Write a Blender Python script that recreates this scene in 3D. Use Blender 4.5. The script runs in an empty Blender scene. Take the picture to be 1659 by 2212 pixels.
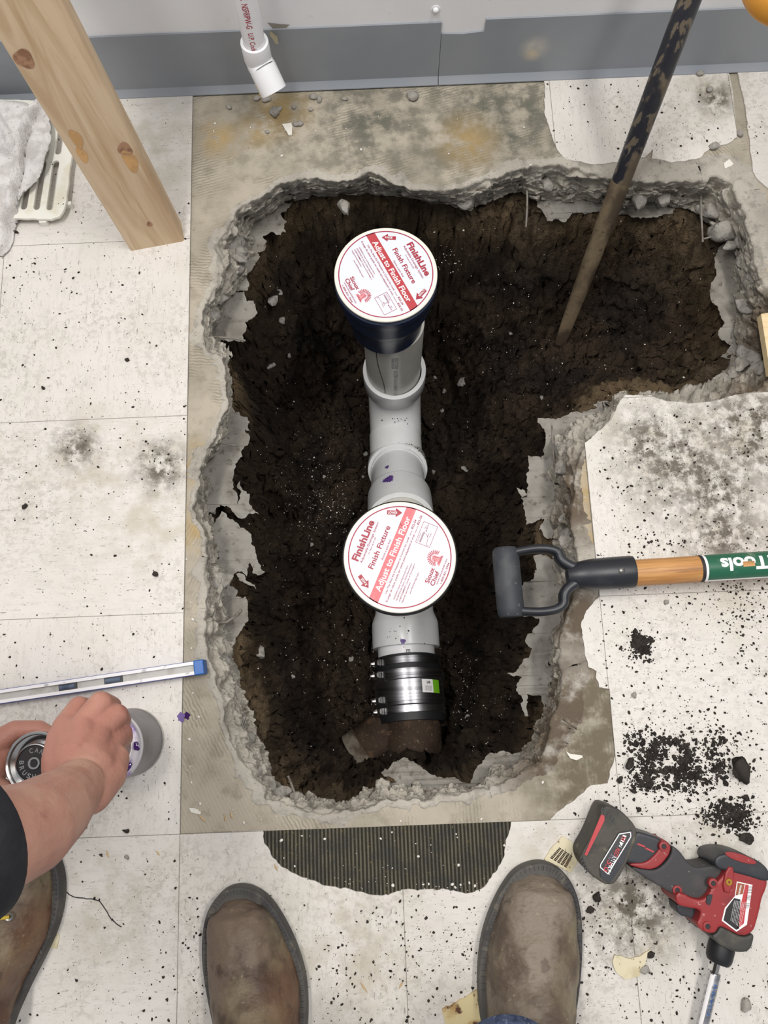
import bpy, bmesh, math, random
import numpy as np
from mathutils import Vector, Matrix

# ------------------------------------------------------------------ camera, world, lights
SC = bpy.context.scene
COL = SC.collection
CP, CY, CR = .2153, .0216, -.0611
CX, CYY, CZ, FPX = .3045, .1969, 1.1325, 1661.0

def _axes():
    f = np.array([0, math.sin(CP), -math.cos(CP)])
    u = np.array([0, math.cos(CP), math.sin(CP)])
    x = np.array([1., 0, 0])
    x2 = math.cos(CR)*x + math.sin(CR)*u
    u2 = -math.sin(CR)*x + math.cos(CR)*u
    c, s = math.cos(CY), math.sin(CY)
    Z = np.array([[c, -s, 0], [s, c, 0], [0, 0, 1]])
    return Z@x2, Z@u2, Z@f
AX, AU, AF = _axes()
CAM = np.array([CX, CYY, CZ])

def W(px, py, z=0.0):
    """point of the place at height z that lies along a measured direction"""
    d = AF + (px-829.5)/FPX*AX + (1106-py)/FPX*AU
    return CAM + (z-CZ)/d[2]*d
def WD(px, py, depth):
    return CAM + depth*(AF + (px-829.5)/FPX*AX + (1106-py)/FPX*AU)

cam_d = bpy.data.cameras.new('camera')
cam_d.sensor_fit = 'HORIZONTAL'; cam_d.sensor_width = 36.0
cam_d.lens = 36.0*FPX/1659.0
cam_d.clip_start = .01
cam = bpy.data.objects.new('camera', cam_d); COL.objects.link(cam)
cam.matrix_world = Matrix(((AX[0], AU[0], -AF[0], CX), (AX[1], AU[1], -AF[1], CYY),
                           (AX[2], AU[2], -AF[2], CZ), (0, 0, 0, 1)))
SC.camera = cam
SC.view_settings.view_transform = 'Standard'
SC.view_settings.look = 'None'
SC.view_settings.gamma = 1
SC.view_settings.exposure = 0.0
SC.view_settings.use_curve_mapping = False

world = bpy.data.worlds.new('room_light'); SC.world = world
world.use_nodes = True
world.node_tree.nodes['Background'].inputs[0].default_value = (.93, .95, 1, 1)
world.node_tree.nodes['Background'].inputs[1].default_value = .42

def area(name, loc, size, power, target, col=(1, .97, .93)):
    l = bpy.data.lights.new(name, 'AREA'); l.shape = 'RECTANGLE'
    l.size, l.size_y = size; l.energy = power; l.color = col
    o = bpy.data.objects.new(name, l); COL.objects.link(o)
    o.location = loc
    o.rotation_euler = (Vector(target)-Vector(loc)).to_track_quat('-Z', 'Y').to_euler()
    return o
area('ceiling_fixture_light', (-.35, .50, 2.75), (.22, 1.25), 37, (-.35, .50, 0))
area('ceiling_fixture_light', (1.15, .50, 2.75), (.22, 1.25), 37, (1.15, .50, 0))

# ------------------------------------------------------------------ node helpers
def lin(c):
    return tuple(((v/255)/12.92 if v/255 <= .04045 else ((v/255+.055)/1.055)**2.4) for v in c)+(1,)

class NT:
    def __init__(s, name):
        s.m = bpy.data.materials.new(name); s.m.use_nodes = True
        s.t = s.m.node_tree; s.n = s.t.nodes
        s.b = s.n['Principled BSDF']
        s.tc = s.n.new('ShaderNodeTexCoord')
    def new(s, typ, ins=None, **kw):
        n = s.n.new(typ)
        for k, v in kw.items(): setattr(n, k, v)
        for k, v in (ins or {}).items(): s.set(n.inputs[k], v)
        return n
    def set(s, sock, v):
        if isinstance(v, bpy.types.NodeSocket): s.t.links.new(v, sock)
        else: sock.default_value = v
    def math(s, op, a, b=0.0, c=0.0, clamp=False):
        n = s.n.new('ShaderNodeMath'); n.operation = op; n.use_clamp = clamp
        s.set(n.inputs[0], a); s.set(n.inputs[1], b); s.set(n.inputs[2], c)
        return n.outputs[0]
    def mapping(s, vec, scale=(1, 1, 1), rot=(0, 0, 0)):
        n = s.new('ShaderNodeMapping', {'Vector': vec, 'Scale': scale, 'Rotation': rot})
        return n.outputs[0]
    def ramp(s, v, lo, hi):
        n = s.new('ShaderNodeMapRange', {'Value': v, 'From Min': lo, 'From Max': hi})
        n.interpolation_type = 'SMOOTHSTEP'
        return n.outputs[0]
    def mix(s, f, a, b):
        n = s.new('ShaderNodeMix', data_type='RGBA')
        s.set(n.inputs[0], f); s.set(n.inputs[6], a); s.set(n.inputs[7], b)
        return n.outputs[2]
    def noise(s, vec, scale, detail=3, rough=.55, dist=0):
        return s.new('ShaderNodeTexNoise', {'Vector': vec, 'Scale': scale, 'Detail': detail,
                     'Roughness': rough, 'Distortion': dist}).outputs[0]
    def vor(s, vec, scale, feature='F1', rnd=1.0):
        return s.new('ShaderNodeTexVoronoi', {'Vector': vec, 'Scale': scale, 'Randomness': rnd}, feature=feature).outputs[0]
    def wave(s, vec, scale, dist=0, det=2, dscale=1):
        return s.new('ShaderNodeTexWave', {'Vector': vec, 'Scale': scale, 'Distortion': dist,
                     'Detail': det, 'Detail Scale': dscale}).outputs[1]
    def blobs(s, vec, bl):
        out = None
        for (x, y, r) in bl:
            d = s.new('ShaderNodeVectorMath', {0: vec, 1: (x, y, 0)}, operation='DISTANCE').outputs['Value']
            v = s.math('SUBTRACT', 1.0, s.math('DIVIDE', d, r), clamp=True)
            out = v if out is None else s.math('MAXIMUM', out, v)
        return out

def M(name, base, rough=.5, layers=(), bumps=(), metal=0, coat=0, spec=.5, tex='Object', sheen=0):
    """base colour (sRGB 0-255) with noise layers (scale, detail, lo, hi, colour, strength, stretch) and noise bumps"""
    g = NT(name); v = g.tc.outputs[tex]
    c = lin(base)
    for L in layers:
        sc, det, lo, hi, col, st = L[:6]
        vv = g.mapping(v, L[6]) if len(L) > 6 else v
        f = g.ramp(g.noise(vv, sc, det), lo, hi)
        c = g.mix(g.math('MULTIPLY', f, st), c, lin(col))
    g.set(g.b.inputs['Base Color'], c)
    g.b.inputs['Roughness'].default_value = rough
    g.b.inputs['Metallic'].default_value = metal
    g.b.inputs['Coat Weight'].default_value = coat
    g.b.inputs['Specular IOR Level'].default_value = spec
    if sheen: g.b.inputs['Sheen Weight'].default_value = sheen
    nrm = None
    for B in bumps:
        sc, st, di = B[:3]
        vv = g.mapping(v, B[3]) if len(B) > 3 else v
        h = g.noise(vv, sc, 4, .6)
        n = g.new('ShaderNodeBump', {'Height': h, 'Strength': st, 'Distance': di})
        if nrm is not None: g.set(n.inputs['Normal'], nrm)
        nrm = n.outputs[0]
    if nrm is not None: g.set(g.b.inputs['Normal'], nrm)
    return g.m

TL = .3048
# ------------------------------------------------------------------ floor tile material
def tile_material():
    g = NT('vinyl_tile'); v = g.tc.outputs['Object']
    sep = g.new('ShaderNodeSeparateXYZ', {0: v})
    x, y = sep.outputs[0], sep.outputs[1]
    gx, gy = g.math('DIVIDE', x, TL), g.math('DIVIDE', y, TL)
    chk = g.math('MODULO', g.math('ADD', g.math('ADD', g.math('FLOOR', gx), g.math('FLOOR', gy)), 40), 2)
    va = g.new('ShaderNodeMapping', {'Vector': v, 'Scale': (1, 5, 1)}).outputs[0]
    vb = g.new('ShaderNodeMapping', {'Vector': v, 'Scale': (5, 1, 1)}).outputs[0]
    vm = g.new('ShaderNodeMix', data_type='VECTOR')
    g.set(vm.inputs[0], chk); g.set(vm.inputs[4], va); g.set(vm.inputs[5], vb)
    vv = vm.outputs[1]
    c = lin((218, 213, 207))
    c = g.mix(g.ramp(g.noise(v, 9, 5), .40, .68), c, lin((212, 207, 198)))
    c = g.mix(g.math('MULTIPLY', g.ramp(g.noise(vv, 26, 5, .6), .50, .66), .35), c, lin((196, 192, 186)))
    # moulded-in flecks
    f1 = g.ramp(g.noise(vv, 70, 4, .65, .8), .635, .68)
    c = g.mix(g.math('MULTIPLY', f1, .75), c, lin((132, 127, 122)))
    f2 = g.ramp(g.noise(vv, 150, 3, .65, .6), .655, .70)
    c = g.mix(g.math('MULTIPLY', f2, .7), c, lin((112, 107, 102)))
    f3 = g.ramp(g.noise(v, 190, 3, .6), .69, .71)
    c = g.mix(g.math('MULTIPLY', f3, .8), c, lin((70, 64, 58)))
    # overall grime
    gr = g.math('MULTIPLY', g.ramp(g.noise(v, 5, 3), .40, .62), g.ramp(g.noise(v, 120, 4, .7), .47, .62))
    c = g.mix(g.math('MULTIPLY', gr, .34), c, lin((146, 138, 126)))
    # brownish foot-traffic stains
    bl = [(*W(200, 1010)[:2], .17), (*W(330, 1120)[:2], .15), (*W(370, 1010)[:2], .1), (*W(1480, 1010)[:2], .19), (*W(1600, 960)[:2], .2),
          (*W(1390, 940)[:2], .12), (*W(1560, 1150)[:2], .15), (*W(1330, 1940)[:2], .07), (*W(1410, 2010)[:2], .06), (*W(250, 1960)[:2], .12),
          (*W(1540, 1800)[:2], .08), (*W(1180, 1830)[:2], .07), (*W(1530, 200)[:2], .09), (*W(330, 330)[:2], .14), (*W(1640, 1290)[:2], .12), (*W(760, 2060)[:2], .16)]
    b = g.blobs(v, bl)
    st = g.math('MULTIPLY', b, g.ramp(g.noise(v, 22, 6, .65), .36, .66))
    c = g.mix(g.math('MULTIPLY', st, .75, clamp=True), c, lin((176, 168, 148)))
    dk = g.blobs(v, [(*W(1470, 1000)[:2], .13), (*W(1540, 1060)[:2], .11), (*W(1625, 930)[:2], .13), (*W(1400, 960)[:2], .08), (*W(165, 965)[:2], .05),
                     (*W(1370, 1960)[:2], .09), (*W(1560, 1150)[:2], .09), (*W(350, 1010)[:2], .06), (*W(1545, 215)[:2], .045)])
    sd = g.math('MULTIPLY', dk, g.ramp(g.noise(v, 48, 8, .75), .38, .60))
    c = g.mix(g.math('MULTIPLY', sd, 1.35, clamp=True), c, lin((98, 90, 78)))
    # fine scratches
    sc = g.ramp(g.noise(g.mapping(v, (1, 18, 1), (0, 0, .7)), 20, 3), .66, .70)
    c = g.mix(g.math('MULTIPLY', sc, .25), c, lin((150, 145, 138)))
    # joints
    def joint(a):
        fr = g.math('ABSOLUTE', g.math('SUBTRACT', a, g.math('ROUND', a)))
        return g.math('LESS_THAN', fr, .0017)
    jf = g.math('MAXIMUM', joint(gx), joint(gy))
    c = g.mix(g.math('MULTIPLY', jf, .72), c, lin((92, 86, 78)))
    g.set(g.b.inputs['Base Color'], c)
    g.b.inputs['Roughness'].default_value = .42
    g.b.inputs['Specular IOR Level'].default_value = .35
    bp = g.new('ShaderNodeBump', {'Height': g.noise(v, 60, 4), 'Strength': .12, 'Distance': .002})
    g.set(g.b.inputs['Normal'], bp.outputs[0])
    return g.m

# ------------------------------------------------------------------ slab material
def slab_material(broken=False):
    g = NT('broken_concrete' if broken else 'bare_slab'); v = g.tc.outputs['Object']
    sep = g.new('ShaderNodeSeparateXYZ', {0: v}); x, y = sep.outputs[0], sep.outputs[1]
    n1 = g.noise(v, 7, 5, .6); n2 = g.noise(v, 30, 6, .65); n3 = g.noise(v, 140, 4, .7)
    if broken:
        c = lin((186, 180, 168))
        c = g.mix(g.ramp(n1, .38, .62), c, lin((164, 158, 147)))
        c = g.mix(g.math('MULTIPLY', g.ramp(n2, .5, .68), .6), c, lin((124, 119, 110)))
        c = g.mix(g.math('MULTIPLY', g.ramp(n3, .58, .68), .5), c, lin((104, 99, 92)))
        c = g.mix(g.math('MULTIPLY', g.ramp(n3, .38, .30), .4), c, lin((196, 192, 184)))
        dirt = g.blobs(v, [(*W(1240, 1560)[:2], .12), (*W(1230, 1640)[:2], .12), (*W(1215, 1080, -.05)[:2], .10), (*W(1640, 740, -.05)[:2], .12),
                           (*W(1240, 1330)[:2], .07), (*W(1640, 850)[:2], .08)])
        c = g.mix(g.math('MULTIPLY', g.math('MULTIPLY', dirt, 1.6, clamp=True), g.ramp(n2, .3, .52)), c, lin((104, 92, 78)))
        h = g.math('ADD', n2, g.math('MULTIPLY', n3, .5))
        bs, bd = .9, .006
    else:
        c = lin((178, 169, 153))
        c = g.mix(g.ramp(n1, .40, .62), c, lin((156, 148, 133)))
        c = g.mix(g.math('MULTIPLY', g.ramp(n2, .50, .66), .45), c, lin((128, 121, 104)))
        # comb marks of old adhesive, a new direction on every former tile
        gx, gy = g.math('DIVIDE', x, TL), g.math('DIVIDE', y, TL)
        cell = g.new('ShaderNodeTexWhiteNoise', noise_dimensions='2D')
        cb = g.new('ShaderNodeCombineXYZ', {0: g.math('FLOOR', gx), 1: g.math('FLOOR', gy)})
        g.set(cell.inputs['Vector'], cb.outputs[0])
        ang = g.math('MULTIPLY', cell.outputs[0], 3.1)
        rot = g.new('ShaderNodeVectorRotate', {'Vector': v, 'Angle': ang}, rotation_type='Z_AXIS')
        comb = g.wave(rot.outputs[0], 62, 4.5, 3, 1.6)
        cm = g.math('MULTIPLY', g.ramp(comb, .45, .8), g.ramp(g.noise(v, 9, 4), .48, .60))
        c = g.mix(g.math('MULTIPLY', cm, .50), c, lin((112, 106, 90)))
        # dark and rusty stains
        s1 = g.blobs(v, [(*W(800, 260)[:2], .20), (*W(1060, 240)[:2], .20), (*W(990, 300)[:2], .15), (*W(1110, 300)[:2], .14), (*W(1140, 240)[:2], .13), (*W(600, 250)[:2], .12)])
        c = g.mix(g.math('MULTIPLY', g.math('MULTIPLY', s1, g.ramp(n2, .36, .6)), 1.0, clamp=True), c, lin((96, 96, 86)))
        s2 = g.blobs(v, [(*W(1010, 305)[:2], .07), (*W(560, 280)[:2], .05), (*W(430, 1000)[:2], .05), (*W(422, 1140)[:2], .05),
                         (*W(1255, 1060)[:2], .07), (*W(1262, 1160)[:2], .06), (*W(610, 240)[:2], .07), (*W(475, 300)[:2], .05)])
        c = g.mix(g.math('MULTIPLY', g.math('MULTIPLY', s2, .7, clamp=True), g.ramp(n2, .34, .56)), c, lin((178, 150, 96)))
        s3 = g.blobs(v, [(*W(1290, 1540)[:2], .14), (*W(1270, 1380)[:2], .10), (*W(1290, 1640)[:2], .12), (*W(1635, 860)[:2], .10), (*W(1250, 1700)[:2], .10)])
        c = g.mix(g.math('MULTIPLY', g.math('MULTIPLY', s3, 1.4, clamp=True), g.ramp(n2, .30, .56)), c, lin((112, 103, 86)))
        c = g.mix(g.math('MULTIPLY', g.ramp(n3, .64, .70), .55), c, lin((88, 84, 74)))
        c = g.mix(g.math('MULTIPLY', g.ramp(n3, .33, .28), .6), c, lin((204, 200, 190)))
        # dark ribbed adhesive under the missing piece of tile
        rib = g.wave(v, 60, .25, 1, 1)
        ad = g.mix(g.ramp(n2, .40, .62), lin((96, 92, 78)), lin((74, 74, 70)))
        ad = g.mix(g.ramp(rib, .35, .75), lin((44, 41, 33)), ad)
        ad = g.mix(g.math('MULTIPLY', g.ramp(n3, .62, .68), .6), ad, lin((120, 104, 60)))
        mask = g.math('LESS_THAN', y, -.0005)
        c = g.mix(mask, c, ad)
        h = g.math('ADD', g.math('MULTIPLY', n2, .5), g.math('ADD', g.math('MULTIPLY', comb, .15), g.math('MULTIPLY', g.math('MULTIPLY', rib, mask), .5)))
        bs, bd = .5, .003
    g.set(g.b.inputs['Base Color'], c)
    g.b.inputs['Roughness'].default_value = .85
    g.b.inputs['Specular IOR Level'].default_value = .25
    bp = g.new('ShaderNodeBump', {'Height': h, 'Strength': bs, 'Distance': bd})
    g.set(g.b.inputs['Normal'], bp.outputs[0])
    return g.m

MAT = {}
MAT['tile'] = tile_material()
MAT['slab'] = slab_material()
MAT['rubble'] = slab_material(True)
MAT['soil_plain'] = M('dark_soil_plain', (50, 39, 30), .95, [(14, 5, .40, .62, (34, 27, 22), 1), (5, 3, .52, .68, (68, 52, 36), .7), (90, 4, .62, .70, (84, 70, 54), .6), (260, 2, .70, .73, (150, 140, 126), .8)],
                [(60, .9, .012), (220, .8, .005)], spec=.15)
MAT['film'] = M('torn_vapour_sheet', (142, 138, 130), .55, [(20, 4, .42, .62, (118, 113, 105), .8), (90, 4, .58, .68, (90, 82, 70), .7)], [(16, .35, .02)], spec=.4)
MAT['rock'] = M('concrete_lump', (160, 156, 149), .9, [(40, 4, .42, .62, (128, 123, 115), 1), (200, 3, .6, .7, (96, 90, 82), .6)], [(120, .8, .004)], spec=.2)
MAT['clod'] = M('dark_clod', (62, 57, 53), .95, [(60, 3, .4, .6, (46, 42, 39), 1)], [(200, .9, .003)], spec=.15)
MAT['white_chip'] = M('white_chip', (226, 222, 212), .7)
MAT['wall'] = M('painted_wall', (240, 240, 241), .6, [(4, 3, .4, .6, (234, 234, 235), 1), (60, 3, .66, .72, (196, 195, 194), .3)], [(90, .05, .002)], spec=.3)
MAT['base'] = M('grey_vinyl_base', (140, 145, 152), .42, [(6, 3, .4, .65, (147, 151, 156), 1), (80, 4, .66, .74, (150, 150, 150), .4)], [(40, .05, .003)], spec=.45)
MAT['pvc'] = M('white_pvc', (228, 229, 230), .28, [(12, 3, .45, .7, (218, 218, 214), .7), (160, 3, .70, .73, (120, 116, 110), .5)], spec=.5)
MAT['pvc_pipe'] = M('grey_white_pvc', (206, 204, 195), .32, [(10, 3, .4, .7, (196, 193, 184), .8)], spec=.5)
MAT['pvc_bright'] = M('bright_pvc', (236, 236, 238), .35, [(14, 3, .5, .7, (226, 226, 226), .7)], spec=.5)
MAT['navy'] = M('navy_plastic', (34, 45, 68), .30, [(20, 3, .45, .7, (40, 50, 72), .8)], spec=.5)
MAT['disc'] = M('cover_plastic', (240, 234, 220), .4)
MAT['paper'] = M('label_paper', (226, 230, 240), .38, spec=.4)
MAT['red_ink'] = M('red_ink', (186, 60, 66), .45)
MAT['faded_ink'] = M('faded_red_ink', (222, 112, 118), .45, [(30, 4, .62, .64, (150, 30, 40), .9), (60, 4, .52, .66, (232, 140, 144), .6)])
MAT['deep_red_ink'] = M('deep_red_ink', (168, 40, 58), .45)
MAT['pink_ink'] = M('pink_ink', (226, 150, 156), .5)
MAT['grey_ink'] = M('grey_ink', (120, 110, 122), .5)
MAT['white_ink'] = M('white_ink', (240, 238, 238), .5)
MAT['black_ink'] = M('black_ink', (40, 36, 38), .6)
MAT['purple'] = M('purple_primer', (92, 64, 134), .3, spec=.5)
MAT['dark_purple'] = M('wet_purple_primer', (50, 14, 80), .12, spec=.6)
MAT['steel'] = M('stainless', (196, 196, 200), .30, [(3, 4, .4, .6, (146, 146, 150), .8, (1, 60, 1))], metal=1)
MAT['dull_steel'] = M('dull_zinc', (170, 168, 166), .38, [(60, 3, .4, .6, (130, 128, 124), .8)], metal=1)
MAT['rubber'] = M('black_rubber', (24, 25, 28), .5)
MAT['rust'] = M('rusty_iron', (62, 50, 40), .8, [(14, 5, .4, .62, (48, 36, 28), 1), (50, 4, .56, .68, (96, 74, 54), .6), (180, 3, .64, .7, (130, 120, 104), .5)], [(90, .7, .004)], spec=.25)
MAT['iron_end'] = M('scraped_iron', (112, 104, 92), .75, [(30, 4, .45, .62, (70, 58, 46), 1)], [(90, .6, .003)])
MAT['brass'] = M('brass', (196, 160, 70), .3, metal=1)
MAT['green'] = M('green_tag', (110, 178, 30), .5)
MAT['bar'] = M('muddy_bar', (40, 42, 50), .40, [(26, 6, .52, .60, (104, 92, 76), 1, (1, 1, .35)), (90, 5, .54, .60, (122, 110, 92), .8, (1, 1, .3))], [(60, .4, .002)], spec=.5)
MAT['bar_low'] = M('mud_caked_bar', (134, 118, 94), .8, [(16, 4, .42, .62, (84, 72, 58), 1, (1, 1, .35)), (90, 4, .6, .7, (60, 50, 42), .6)], [(90, .5, .002)], spec=.3)
MAT['cloth'] = M('terry_cloth', (232, 229, 227), .95, [(30, 4, .42, .62, (200, 195, 192), .9), (220, 3, .62, .70, (168, 160, 156), .7)], [(420, .7, .003), (40, .35, .01)], spec=.1, sheen=.3)
MAT['enamel'] = M('chipped_enamel', (232, 230, 220), .32, [(22, 4, .55, .68, (214, 206, 180), .6), (110, 3, .69, .71, (48, 44, 40), 1)], [(60, .12, .002)])
MAT['plastic_black'] = M('black_plastic', (34, 36, 42), .38, [(40, 3, .5, .7, (48, 50, 55), .6)], [(300, .08, .001)])
MAT['grip'] = M('worn_grip', (52, 55, 60), .6, [(30, 4, .5, .66, (72, 74, 76), .7), (140, 3, .66, .7, (112, 108, 100), .6)], [(300, .15, .001)])
MAT['ash'] = M('ash_wood', (200, 150, 94), .42, [(5, 4, .4, .62, (178, 124, 70), 1, (1.5, 26, 26)), (9, 4, .55, .66, (134, 90, 50), .7, (1.2, 34, 34))], [(10, .15, .001, (1, 30, 30))], spec=.4)
MAT['green_label'] = M('green_sticker', (34, 96, 70), .3, [(30, 3, .60, .70, (150, 160, 140), .45)], spec=.5)
MAT['alum'] = M('white_level_body', (224, 222, 224), .4, [(60, 4, .62, .70, (150, 150, 152), .7, (1, 1, 1))], [(80, .2, .001)])
MAT['alum_grey'] = M('grey_level_web', (176, 174, 170), .45, [(50, 4, .5, .68, (150, 146, 140), .7)])
MAT['blue'] = M('blue_plastic', (26, 92, 168), .4, [(60, 3, .55, .7, (18, 50, 96), .8)])
MAT['blue_edge'] = M('blue_edge_paint', (52, 66, 140), .45)
MAT['vial'] = M('vial_smoke', (92, 104, 122), .15, [(40, 3, .5, .7, (54, 66, 84), .8)])
MAT['skin'] = M('skin', (182, 136, 118), .5, [(9, 3, .42, .62, (166, 114, 100), .8), (40, 4, .60, .72, (146, 94, 84), .5), (16, 3, .56, .70, (192, 152, 132), .7)], [(70, .35, .003), (300, .3, .0012)], spec=.4)
MAT['nail'] = M('nail', (214, 160, 140), .3)
MAT['red_plastic'] = M('red_plastic', (146, 42, 44), .45, [(14, 4, .50, .66, (112, 38, 40), .8), (160, 3, .66, .70, (196, 150, 146), .5)], [(300, .08, .001)])
MAT['tool_rubber'] = M('tool_rubber', (58, 56, 58), .62, [(26, 4, .46, .64, (74, 70, 68), .8), (120, 4, .66, .71, (150, 146, 140), .6)], [(260, .2, .001)])
MAT['tool_dark'] = M('tool_dark', (42, 44, 50), .45, [(20, 4, .5, .66, (62, 62, 62), .8)], [(200, .12, .001)])
MAT['battery'] = M('dusty_battery', (74, 70, 62), .6, [(14, 4, .44, .62, (50, 47, 44), 1), (60, 4, .58, .7, (112, 108, 92), .6)], [(140, .25, .002)])
MAT['nose'] = M('dark_nose', (62, 60, 56), .55, [(30, 4, .5, .66, (88, 84, 74), .8)], [(140, .2, .001)])
MAT['leather'] = M('dusty_leather', (112, 96, 82), .55, [(12, 5, .45, .58, (74, 60, 50), 1), (9, 5, .52, .66, (128, 116, 92), .9), (3, 2, .55, .68, (110, 70, 48), .6), (50, 4, .60, .70, (70, 58, 50), .6), (170, 4, .64, .72, (150, 138, 116), .5)],
                   [(16, .6, .014, (1, 1.7, 1)), (140, .35, .0016)], spec=.4)
MAT['leather_grey'] = M('grey_leather', (128, 116, 102), .58, [(13, 5, .45, .58, (92, 78, 66), 1), (8, 5, .50, .66, (134, 122, 98), .9), (40, 4, .60, .70, (84, 70, 60), .6), (170, 4, .64, .72, (160, 148, 126), .5)],
                        [(15, .7, .016, (1, 1.7, 1)), (140, .35, .0016)], spec=.4)
MAT['sole'] = M('sole_rubber', (82, 80, 76), .7, [(20, 4, .45, .62, (62, 60, 60), 1), (60, 4, .56, .68, (112, 104, 90), .6)], [(120, .3, .001)])
MAT['denim'] = M('denim', (62, 74, 100), .9, [(60, 4, .45, .62, (38, 50, 78), 1), (260, 2, .58, .66, (120, 128, 146), .5)], [(300, .5, .002)])
MAT['sleeve'] = M('black_sleeve', (30, 30, 36), .85, [(60, 3, .4, .6, (24, 24, 30), 1)], [(300, .4, .002)])
MAT['watch'] = M('grey_green_knit', (72, 76, 72), .85, [(60, 3, .4, .6, (60, 63, 60), 1)], [(300, .3, .002)])
MAT['pine'] = None
MAT['ply'] = M('pale_plywood', (226, 204, 162), .6, [(12, 4, .45, .65, (206, 180, 132), .7, (1, 12, 1))])
MAT['yellow'] = M('yellow_plastic', (236, 164, 62), .4)
MAT['cream_scrap'] = M('cream_tile_back', (216, 206, 176), .7, [(30, 4, .5, .66, (190, 176, 140), .7), (160, 3, .66, .70, (110, 92, 66), .8)])
MAT['rust_scrap'] = M('stained_tile', (212, 196, 150), .6, [(20, 4, .46, .60, (168, 130, 70), .9), (50, 5, .56, .64, (84, 48, 28), 1)])
MAT['splinter'] = M('splinter', (206, 176, 132), .7)
MAT['tin'] = M('tin', (196, 194, 192), .16, [(20, 3, .5, .7, (160, 158, 158), .6)], metal=1)
MAT['can_label'] = M('grey_can_label', (122, 120, 122), .35, [(18, 4, .46, .64, (98, 96, 98), .8), (12, 4, .60, .66, (112, 84, 150), .9)], [(26, .3, .004, (1, 1, .2))], metal=.6)
MAT['lip'] = M('primer_stained_rim', (206, 202, 206), .3, [(34, 4, .50, .66, (150, 128, 176), .9)], metal=.5)

def add_spot(mat, pt, rad, col, st=.8):
    t = mat.node_tree; b = t.nodes['Principled BSDF']; src = b.inputs['Base Color'].links[0].from_socket
    tc = next(n for n in t.nodes if n.type == 'TEX_COORD')
    d = t.nodes.new('ShaderNodeVectorMath'); d.operation = 'DISTANCE'; t.links.new(tc.outputs['Object'], d.inputs[0]); d.inputs[1].default_value = pt
    nz = t.nodes.new('ShaderNodeTexNoise'); nz.inputs['Scale'].default_value = 60; nz.inputs['Detail'].default_value = 6; t.links.new(tc.outputs['Object'], nz.inputs['Vector'])
    m = t.nodes.new('ShaderNodeMapRange'); m.interpolation_type = 'SMOOTHSTEP'; t.links.new(d.outputs['Value'], m.inputs[0])
    m.inputs[1].default_value = rad; m.inputs[2].default_value = 0; m.inputs[3].default_value = 0; m.inputs[4].default_value = st*1.6
    mu = t.nodes.new('ShaderNodeMath'); mu.operation = 'MULTIPLY'; mu.use_clamp = True; t.links.new(m.outputs[0], mu.inputs[0]); t.links.new(nz.outputs[0], mu.inputs[1])
    x = t.nodes.new('ShaderNodeMix'); x.data_type = 'RGBA'; t.links.new(mu.outputs[0], x.inputs[0]); t.links.new(src, x.inputs[6]); x.inputs[7].default_value = lin(col); t.links.new(x.outputs[2], b.inputs['Base Color'])
add_spot(MAT['base'], (.575, 1.1946, .065), .032, (206, 200, 186))
add_spot(MAT['base'], (.572, 1.1946, .052), .018, (214, 196, 160))
def soil_material():
    g = NT('dark_soil'); v = g.tc.outputs['Object']
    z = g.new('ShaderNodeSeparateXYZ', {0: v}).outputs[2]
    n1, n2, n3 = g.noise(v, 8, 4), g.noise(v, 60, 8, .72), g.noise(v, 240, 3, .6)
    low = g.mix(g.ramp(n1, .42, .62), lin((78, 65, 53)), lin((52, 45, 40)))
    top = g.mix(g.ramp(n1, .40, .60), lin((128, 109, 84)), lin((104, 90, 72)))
    f = g.ramp(g.math('ADD', z, g.math('MULTIPLY', n1, .22)), -.14, .0)  # brown upper soil over dark; lit rim and pit shade also put into colour
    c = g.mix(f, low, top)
    dust = g.blobs(v, [(*W(1500, 560, -.25)[:2], .14), (*W(1440, 820, -.25)[:2], .10), (*W(700, 1500, -.4)[:2], .08), (*W(820, 1690, -.15)[:2], .06), (*W(540, 850, -.3)[:2], .07)])
    c = g.mix(g.math('MULTIPLY', g.math('MULTIPLY', dust, g.ramp(n2, .36, .60)), 1.1, clamp=True), c, lin((146, 132, 114)))
    c = g.mix(g.math('MULTIPLY', g.ramp(n2, .52, .66), .5), c, lin((34, 28, 24)))
    c = g.mix(g.math('MULTIPLY', g.ramp(n2, .42, .34), .35), c, lin((104, 88, 68)))
    c = g.mix(g.math('MULTIPLY', g.ramp(n3, .66, .70), .7), c, lin((150, 140, 126)))
    g.set(g.b.inputs['Base Color'], c)
    g.b.inputs['Roughness'].default_value = .95; g.b.inputs['Specular IOR Level'].default_value = .15
    b = g.new('ShaderNodeBump', {'Height': g.math('ADD', n2, g.math('MULTIPLY', n3, .4)), 'Strength': 1.0, 'Distance': .014})
    g.set(g.b.inputs['Normal'], b.outputs[0])
    return g.m
MAT['soil'] = soil_material()
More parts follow.
